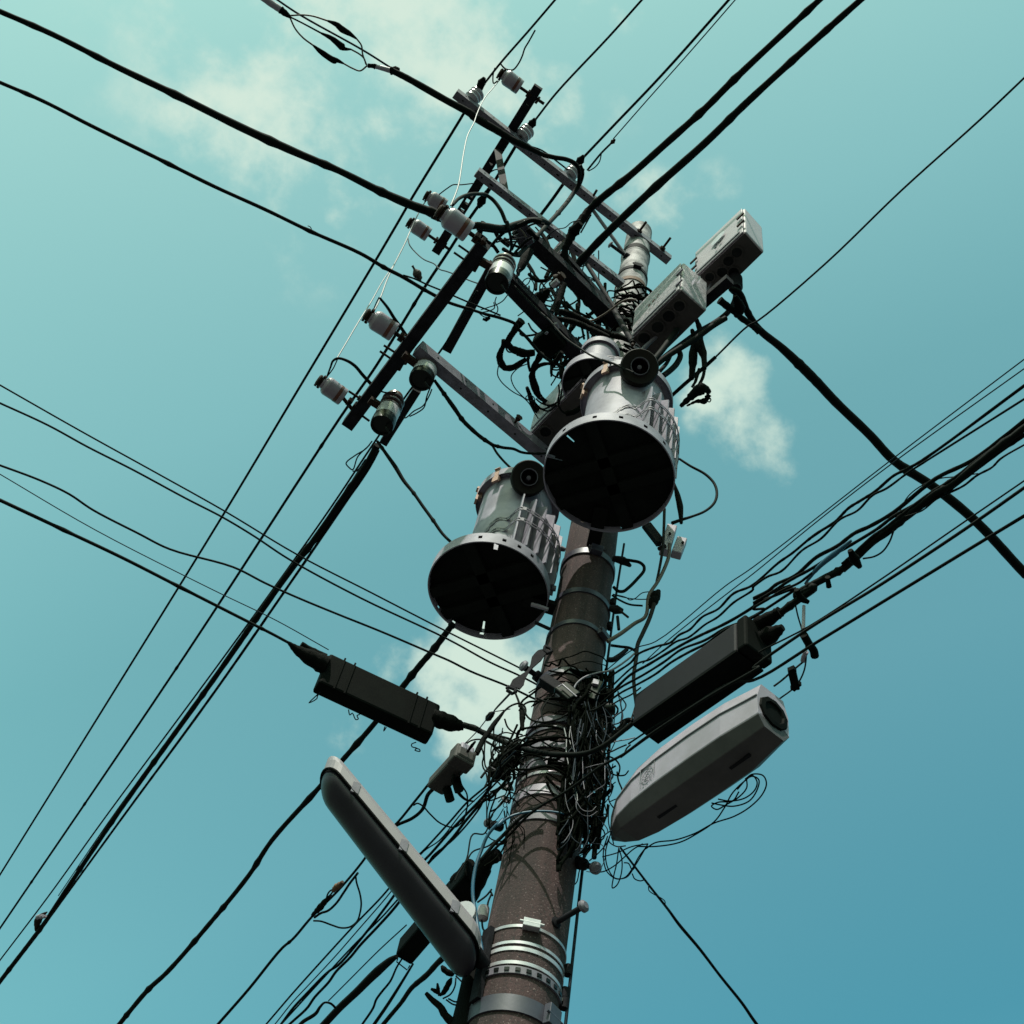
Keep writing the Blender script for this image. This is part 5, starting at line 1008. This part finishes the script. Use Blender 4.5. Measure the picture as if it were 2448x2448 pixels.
# blade shaped wire clamps left of the pole
bl = thing('wedge_clamp', 'dark double bladed clamp with eyelets left of the pole', 'wire clamp', side(*px('k 600,1400')[0], .08))
def blade(path, ws, off):
    P = spline(trace(path, None, off), 5); n = len(P); mb = MB(); th_ = .004; vs = []
    for i, p in enumerate(P):
        d = (P[min(i+1, n-1)]-P[max(i-1, 0)]).normalized(); s_ = d.cross(HEAD).normalized(); t_ = i/(n-1)*(len(ws)-1); k_ = min(int(t_), len(ws)-2)
        w_ = m_of_px(ws[k_]+(ws[k_+1]-ws[k_])*(t_-k_), p)/2; vs += [p-s_*w_-HEAD*th_, p+s_*w_-HEAD*th_, p+s_*w_+HEAD*th_, p-s_*w_+HEAD*th_]
    fs = [(i*4+j, i*4+(j+1) % 4, (i+1)*4+(j+1) % 4, (i+1)*4+j) for i in range(n-1) for j in range(4)]
    return mb.add(vs, fs).add(vs[:4], [(3, 2, 1, 0)]).add(vs[-4:], [(0, 1, 2, 3)])
bl.part('upper_blade', blade('k 770,1230 k 700,1260 k 640,1330 k 590,1410 k 540,1480', [8, 22, 24, 10, 5], .10), 'dsteel')
bl.part('lower_blade', blade('k 540,1480 k 480,1540 k 430,1600 k 390,1660', [6, 16, 30, 26], .10), 'dsteel')
bl.part('eyelet', MB().tube(trace('k 730,1180 k 800,1210 k 820,1240 k 760,1270 k 725,1240 k 735,1190', None, .10), .008, 6), 'dsteel')
bl.part('eyelet', MB().tube(trace('k 300,1670 k 310,1650 k 390,1680 k 400,1710 k 360,1730 k 300,1690', None, .10), .009, 6), 'dsteel')
near('thin guy from the bladed clamp down to the egg insulator', 'k 335,1720 k 150,1930 j 1710,815', .10, 3, nm='loose_wire')
near('drop lead from the bladed clamp into a taped joint', 'k 395,1720 k 440,1840 x 720,700', .10, [5, 6, 7], nm='loose_wire')
near('taped joint with grey collar left of the pole', 'x 740,700 x 760,800 x 765,880 x 760,960 x 770,1060', .10, [8, 14, 15, 12, 9], 'tape', nm='taped_joint', rough=.1)
near('taped boot tapering down left across the cable', 'x 480,780 x 420,860 x 340,960 x 260,1080 x 160,1220 x 60,1430', .12, [6, 9, 12, 13, 13, 14], 'tape', nm='taped_joint', rough=.05)
near('thin cable arching from the taped boot to the grey collar', 'x 480,780 x 560,710 x 640,670 x 720,655 x 780,680 x 815,740 x 810,820', .12, 5, nm='loose_wire')
near('hairline wire from the egg insulator to the arch', 'x 340,780 x 440,765 x 580,740', .12, 2.4, 'navy', nm='loose_wire')
# left cluster by the pole
dk = thing('cable_lug_cluster', 'dark block of cable lugs at the left of the pole', 'cable lugs', side(*px('l 260,880')[0], .05))
sleeve_pts = lambda p_, off_: spline(trace(p_, None, off_), 4)
for pth, ww in (('l 160,990 l 230,880 l 330,760 l 420,650', [30, 44, 46, 30]), ('l 250,1010 l 330,880 l 430,760', [22, 30, 34]), ('l 120,870 l 200,800 l 280,730', [12, 16, 12])):
    P = sleeve_pts(pth, .0); R = [m_of_px(x/2, P[0]) for x in ww]; S, R = bumpy(P, R, 0, rough=.2); dk.part('lug', MB().tube(S, R, 9), 'tape')
fl = thing('blue_flap', 'small flap of grey plastic pinched against the left of the pole', 'plastic flap', side(*px('l 300,1190')[0], .05))
for pth, ww in (('l 240,1130 l 300,1120 l 360,1110', [8, 20, 26]), ('l 250,1220 l 290,1270 l 340,1290', [10, 14, 6])): fl.part('fold', blade(pth, ww, .06), 'bandg')
near('blue cable arching over the pole front and down its left side', 'l 960,1425 l 800,1400 l 600,1400 l 420,1430 l 300,1480 l 200,1560 o 980,30 o 900,100 o 830,190 o 780,310 o 730,450 o 700,620 o 700,760 o 720,880 o 740,1020 o 760,1150 o 790,1300', (.22, .22, .12, .08, .1), [5, 6, 8, 9, 9, 12], 'blue', nm='blue_cable')
near('blue cable reappearing below the lamp', 'o 690,1500 o 660,1620 o 620,1760 o 570,1910 o 540,2000', .02, [8, 8, 9], 'blue', nm='blue_cable')
for i, (pth, ww, m_) in enumerate([('l 0,640 l 30,760 l 15,850 l 50,930 l 120,945 l 190,900 l 250,800', 4, 'rubber'), ('l 60,600 l 130,640 l 180,700 l 200,720', 4, 'rubber'), ('l 240,650 l 160,670 l 130,730 l 140,800', 5, 'rubber'), ('l 330,640 l 250,720 l 150,820 l 60,930 l 0,1010', 6, 'rubber'), ('l 100,880 l 180,920 l 240,840', 3, 'steel'),
      ('l 100,1060 l 180,1055 l 240,1110 l 290,1160', 4, 'rubber'), ('l 350,1000 l 300,1080 l 200,1150 l 100,1200 l 0,1290', 5, 'rubber'), ('l 290,1230 l 200,1340 l 120,1450 l 95,1520', 4, 'rubber'), ('l 95,1560 l 30,1660 o 700,170 o 640,400 o 560,540 p 1500,600', 4, 'rubber'),
      ('l 60,960 l 70,1050 l 40,1120', 4, 'rubber'), ('l 270,1300 l 255,1330 l 275,1355 l 300,1330 l 290,1300', 2, 'navy'), ('j 1640,1040 j 1635,1150 j 1650,1240 j 1700,1270 j 1760,1240', 4, 'rubber'), ('j 1480,1070 j 1540,1030 j 1620,1025 j 1690,1060 j 1760,1120', 4, 'rubber')]):
    near(['loose loop left of the lug cluster', 'short curved lead entering the lug cluster', 'tight bend above the lug cluster', 'lead slanting down left from the lug cluster', 'pale wire inside the lug cluster', 'arched lead above the grey flap', 'lead slanting from the flap to the bundle', 'thin lead to the left step bolt', 'thin lead from the step bolt down behind the lamp', 'short stub between the bundle strands', 'tiny curled wire tail left of the pole', 'long slack lead below the crossing cable', 'arching lead from the splice unit to the pole'][i], pth, .08, ww, m_, nm='loose_wire')
near('black lead pair running from the pole front down to the lower left', 'l 700,1330 l 560,1400 l 400,1520 l 250,1680 l 130,1800 l 0,1960 o 800,380 p 1700,480', (.2, .15, .1), 9, nm='loose_wire')
near('thin straight wires fanning left of the pole foot', 'l 160,1740 l 80,1800 o 700,330 o 640,420', .08, 4, nm='loose_wire')
# ivy like tags at the foot
for i, (pth, ww) in enumerate([('o 410,1390 o 440,1430 o 500,1460 o 530,1440', [8, 16, 14, 5]), ('o 530,1450 o 570,1430 o 615,1440', [5, 11, 4]), ('o 500,1500 o 470,1560 o 430,1630 o 390,1660', [6, 16, 12, 6]), ('o 370,1550 o 375,1600 o 385,1660', [5, 10, 6]), ('o 310,1600 o 350,1620 o 390,1650', [6, 11, 6])]):
    near(['drooping black tag under the lamp head', 'small black leaf shaped tag beside the drooping one', 'largest black tag in the lower cluster', 'upright black tag in the lower cluster', 'left pointing black tag in the lower cluster'][i], pth, .0, ww, 'tape', nm='cable_tag', rough=.12)
near('thick taped cable end rising at the bottom left of the pole', 'o 265,1640 o 320,1700 o 400,1770 o 440,1840 o 520,1930 o 560,2000', .0, [10, 14, 18, 20, 24], 'tape', nm='cable', rough=.06)
for i, pth in enumerate(['o 540,1500 o 530,1580 o 490,1650 o 420,1690', 'o 470,1690 o 540,1720 o 600,1690 o 625,1640', 'o 450,1700 o 520,1745 o 580,1745 o 625,1700', 'o 540,1480 o 600,1540 o 640,1590', 'o 650,1340 o 665,1400 o 650,1500 o 630,1600', 'o 680,1330 o 690,1420 o 670,1560']):
    near(['thin wire from the lower tag cluster, leftmost', 'upper slack wire between tags and pole', 'lower slack wire between tags and pole', 'slanting wire from the tag to the pole', 'vertical wire behind the lamp head, left', 'vertical wire behind the lamp head, right'][i], pth, .0, 4, 'navy', nm='loose_wire')
cdt = thing('cable_guard', 'dark cable guard channel against the lower left of the pole', 'cable guard', V3((-.2, -.02, 3.6)))
cdt.part('channel', MB().tube([side(*px('o 600,2100')[0], .0), side(*px('o 660,1800')[0], .0), side(*px('o 715,1500')[0], .0), side(*px('o 745,1300')[0], .0), side(*px('o 760,1150')[0], .0)], [.055, .05, .045, .04, .03], 10), 'closure')
cdt.part('grey_wedge', blade('o 770,1240 o 765,1400 o 755,1560 o 750,1640', [8, 14, 16, 14], .05), 'bandg')
sg = thing('small_fitting', 'small pinkish fitting and wires between lamp and pole', 'fitting', side(*px('o 790,900')[0], .0))
sg.part('block', MB().lathe(side(*px('o 800,850')[0], .0), UP*-1, [(0, 0), (0, .022), (.05, .024), (.06, .01), (.06, 0)], 10), 'boxw', 0)
for pth in ('o 870,680 o 820,740 o 740,800', 'o 870,720 o 840,790 o 830,850', 'o 780,960 o 790,1040 o 810,1070', 'o 860,700 o 880,740'): sg.part('lead', MB().tube(spline(trace(pth, None, .0), 3), .004, 5), 'rubber')
# cable curves drawn over the front of the pole
for i, (pth, ww, m_, of) in enumerate([('l 470,180 l 560,330 l 700,370 l 900,330 l 1100,200', 5, 'rubber', .2), ('l 370,630 l 500,560 l 700,540 l 900,520 l 1000,500', 3, 'rubber', .2), ('l 720,360 l 700,250 l 760,130 l 830,60 l 880,0', 4, 'rubber', .2), ('l 380,590 l 450,570 l 600,660 l 750,650', 5, 'rubber', .2),
      ('k 1050,1740 k 1100,1620 k 1200,1540 k 1350,1490 k 1500,1460 k 1700,1330 k 1800,1240', 5, 'steel', .22), ('k 640,1780 k 720,1815 k 800,1840 k 1000,1890', 5, 'rubber', .2),
      ('l 960,440 l 985,560 l 985,720 l 1020,900 l 1060,1060', 3.5, 'silver', .23), ('l 1035,420 l 1020,540 l 1040,640 l 1080,710', 2.6, 'silver', .23), ('l 1110,440 l 1160,520 l 1180,620', 2.2, 'steel', .23), ('l 1020,1070 l 1050,1120 l 1100,1180 l 1115,1280', 3, 'silver', .23), ('l 0,480 l 0,481', 2, 'rubber', .2)]):
    if i == 10: continue
    near(['black wire sagging across the mottled band', 'fine wire crossing the pole above the pale band', 'thin wire rising over the mottled band', 'bent wire lying on the pale bowed band', 'pale wire arching from the pole front into the cable fan', 'wire crossing the pole face under the blue grey band', 'bright strand hanging down the pole front', 'short bright strand beside the long one', 'thin grey strand right of the bright ones', 'bright zigzag strand low in the tangle'][i], pth, of, ww, m_, nm='loose_wire')
# brackets on the pole
rk = thing('wire_rack', 'black wire rack bracket on the pole front above the tangle', 'wire rack', side(*px('x 1300,500')[0], .2))
rk.part('bar', MB().beam(side(*px('x 1080,290')[0], .17), side(*px('x 1640,660')[0], .19), .05, .05, HEAD), 'dsteel', .004)
rk.part('spool', MB().beam(side(*px('x 1340,420')[0], .21), side(*px('x 1560,600')[0], .21), .075, .05, HEAD), 'blackg', .006)
rk.part('bright_edge', MB().tube(trace('x 1320,400 x 1380,360 x 1540,500 x 1600,550', None, .25), .004, 5), 'lampw')
rk.part('chip', MB().beam(side(*px('x 1290,530')[0], .2), side(*px('x 1350,580')[0], .2), .02, .03, HEAD).beam(side(*px('x 1390,570')[0], .2), side(*px('x 1560,690')[0], .2), .03, .012, HEAD), 'steel')
rk2 = thing('wire_rack', 'second black wire rack turned to the right beside the first', 'wire rack', side(*px('y 600,600')[0], .2))
rk2.part('bar', MB().beam(side(*px('y 500,760')[0], .19), side(*px('y 640,480')[0], .19), .05, .05, HEAD), 'blackg', .005); rk2.part('cap', MB().beam(side(*px('y 560,460')[0], .22), side(*px('y 650,480')[0], .22), .03, .02, HEAD), 'lampw')
rk2.part('spool', MB().cyl(side(*px('y 720,870')[0], .18), side(*px('y 890,870')[0], .18), .028, 12), 'blackg'); rk2.part('spool', MB().cyl(side(*px('y 760,620')[0], .18), side(*px('y 890,640')[0], .18), .024, 12), 'blackg')
# wires at the right edge of the pole, near the charcoal closure
for i, (pth, ww, m_) in enumerate([('y 950,600 y 960,650 y 1020,720 y 1070,800 y 1050,870 y 960,940 y 860,1000 y 780,990 y 710,950', 3.6, 'navy'), ('y 1010,700 y 990,780 y 1010,900 y 1020,1000 y 970,1080 y 870,1110', 3.6, 'navy'), ('y 700,1050 y 780,1100 y 760,1200 y 750,1260', 4, 'rubber'), ('y 760,1270 y 770,1130 y 820,1085 y 870,1120 y 940,1200', 5, 'rubber'),
      ('y 860,800 y 980,730 y 1150,650 y 1300,540', 4, 'rubber'), ('y 700,1060 y 720,1160 y 740,1230', 3, 'rubber'), ('y 1180,480 y 1190,600 y 1210,740 y 1220,860 y 1180,980', 5, 'navy'), ('y 850,1385 y 960,1360 y 1080,1340 y 1210,1310', 3, 'steel'), ('y 750,1560 y 860,1520 y 960,1470 y 1080,1420', 4, 'rubber'), ('y 1050,1560 y 1080,1480 y 1140,1420', 4, 'rubber')]):
    near(['rounded wire loop against the bright cloud gap', 'inner wire loop against the bright cloud gap', 'short wire left of the arched stub', 'arched stub of cable above the closure end', 'straight thin wire through the bright gap', 'tiny steep wire by the pole edge', 'vertical navy wire in front of the closure end', 'pale wire along the sagging sleeve', 'lower thin wire under the sagging sleeve', 'kinked wire stub under the sagging sleeve'][i], pth, .22, ww, m_, nm='loose_wire')
near('sagging taped sleeve joining pole and charcoal closure', 'y 1180,1060 y 1080,1050 y 1000,1150 y 900,1240 y 780,1330 y 640,1400', .2, [16, 14, 14, 13, 12], 'tape', nm='taped_joint', rough=.08)

# ------------------------------------------------------------------ uncountable tangle of wire round the pole
def tangle(name, label, n, xr, yr, offr, wr, mats, seed, curl=.28, dirs=(1.57, 1.8, 1.5, 1.65, 1.4, 2.4, -.6)):
    rnd = random.Random(seed); mb = MB()
    for _ in range(n):
        t_ = rnd.random(); y0 = yr[0]+(yr[1]-yr[0])*t_; xc = xr(t_); off = rnd.uniform(*offr)
        k_ = rnd.randint(4, 8); pts = []; x, y = xc[0]+(xc[1]-xc[0])*rnd.random(), y0
        dirn = rnd.choice(dirs)+rnd.uniform(-.4, .4); turn = rnd.uniform(-curl, curl)
        for i in range(k_):
            x = min(max(x, xc[0]-12), xc[1]+16); pts.append(side(x, y, off)); dirn += turn+rnd.uniform(-.12, .12); st_ = rnd.uniform(16, 32)
            if y > yr[1]-30: dirn += .5
            x += math.cos(dirn)*st_; y += math.sin(dirn)*st_; off += rnd.uniform(-.015, .015)
        mb.tube(spline(pts, 5), m_of_px(wr[0]+(wr[1]-wr[0])*rnd.random()**2, pts[0])/2, 6)
    return tag(mb.build(name, mats), label, 'wire tangle', None, 'stuff')
def wraps(label, n, zr, ar, rr, wr, m, seed, sag=.06):
    """slack turns of cable laid round the pole"""
    rnd = random.Random(seed); mb = MB()
    for _ in range(n):
        z = rnd.uniform(*zr); a0 = rnd.uniform(*ar); a1 = a0+rnd.uniform(60, 170); r0 = rad(z)+rnd.uniform(*rr); dz = rnd.uniform(-.18, .18); sg = rnd.uniform(0, sag); pts = []
        for i in range(9):
            f = i/8; a = math.radians(a0+(a1-a0)*f); r = r0+.02*math.sin(f*7+z*9)+.05*math.sin(f*math.pi)*rnd.random(); pts.append(V3((r*math.cos(a), r*math.sin(a), z+dz*f-sg*math.sin(f*math.pi)))+lean(z))
        mb.tube(spline(pts, 4), (wr[0]+(wr[1]-wr[0])*rnd.random()**2)/2/FPX*depth(pts[4]), 6)
    return tag(mb.build('cable_wraps', m), label, 'cable wraps', None, 'stuff')
tangle('wire_tangle', 'dense black wire tangle on the right front of the pole', 120, lambda t: (1345+40*(1-t), 1432-30*t), (1625, 1985), (.15, .25), (2.5, 9), 'tangle', 3)
tangle('wire_tangle', 'rounded slack coils bulging from the dense tangle', 26, lambda t: (1350+40*(1-t), 1446-40*t), (1640, 1950), (.17, .27), (2.5, 5), 'tangle', 13, .75)
tangle('wire_tangle', 'thick dark jumpers knotted by the end of the fourth crossarm', 30, lambda t: (1270+90*t, 1420+60*t), (690, 880), (-.1, .2), (4, 12), 'tangle', 31, .5, (.6, .8, 2.2, 1.2, .4))
tangle('wire_tangle', 'dark jumpers between the second and fourth crossarms', 26, lambda t: (1170+110*t, 1330+150*t), (540, 740), (-.3, .1), (3, 10), 'tangle', 32, .6, (.6, .8, 2.2, 1.2, .4))
wraps('black cable turns wrapped round the right half of the pole', 34, (5.1, 6.0), (225, 300), (.01, .055), (3, 11), 'tangle', 21)
wraps('few thin black turns crossing the lit front of the pole', 14, (4.9, 6.0), (190, 240), (.01, .05), (2.5, 5), 'tangle', 22, .03)
wraps('black cable turns on the far left flank of the pole', 14, (5.1, 5.9), (130, 170), (.02, .08), (3, 8), 'tangle', 23)
wraps('dark turns of cable round the hidden upper pole', 46, (9.1, 10.5), (150, 300), (.02, .10), (4, 10), 'tangle', 24)
tangle('wire_tangle', 'navy strands mixed into the dense tangle', 30, lambda t: (1340+40*(1-t), 1450-20*t), (1640, 2030), (.16, .27), (2, 4), 'navy', 4)
tangle('wire_tangle', 'few pale wire ends glinting in the tangle', 8, lambda t: (1350, 1430), (1700, 1960), (.24, .28), (1.5, 2.6), 'steel', 5)
tangle('wire_tangle', 'sparser wire tangle between the pole and the off-white closure', 24, lambda t: (1400+20*(1-t), 1490-40*t), (1780, 1960), (.10, .22), (2.5, 5), 'tangle', 6, .7)
tangle('wire_tangle', 'dark wires tangled on the left side of the pole', 36, lambda t: (1170+30*(1-t), 1245-10*t), (1700, 2000), (.02, .16), (2.5, 6), 'tangle', 8, .7)
tangle('wire_tangle', 'dark wires tangled around the small transformer', 40, lambda t: (1330, 1480), (760, 900), (-.2, .1), (3, 7), 'tangle', 9)
for i, (xa, xb, ww) in enumerate(((1352, 1336, 9), (1362, 1345, 12), (1375, 1357, 10), (1386, 1366, 13), (1398, 1378, 11), (1410, 1390, 14), (1424, 1402, 12), (1434, 1416, 9), (1446, 1424, 12), (1452, 1434, 8))):
    near('black riser cable in the upright bundle behind the tangle, hugging the pole', 'N %d,%d N %d,1720 N %d,1800 N %d,1880 N %d,1950 N %d,%d' % (xa+14, 1640-i*4, xa+8, xa+3-(i % 3)*4, (xa+xb)//2+(i % 2)*5, xb+4, xb-4, 1995+(i*37) % 60), .165+.01*(i % 3)-.012*max(0, i-5), ww, 'tangle', nm='riser_cable', group='upright black riser cables on the right front of the pole')
near('broad dark blue plate hugging the right front of the pole', 'l 1060,330 l 1130,430 l 1200,500 l 1250,600', .17, [14, 26, 26, 14], 'bandg', nm='cover_plate')
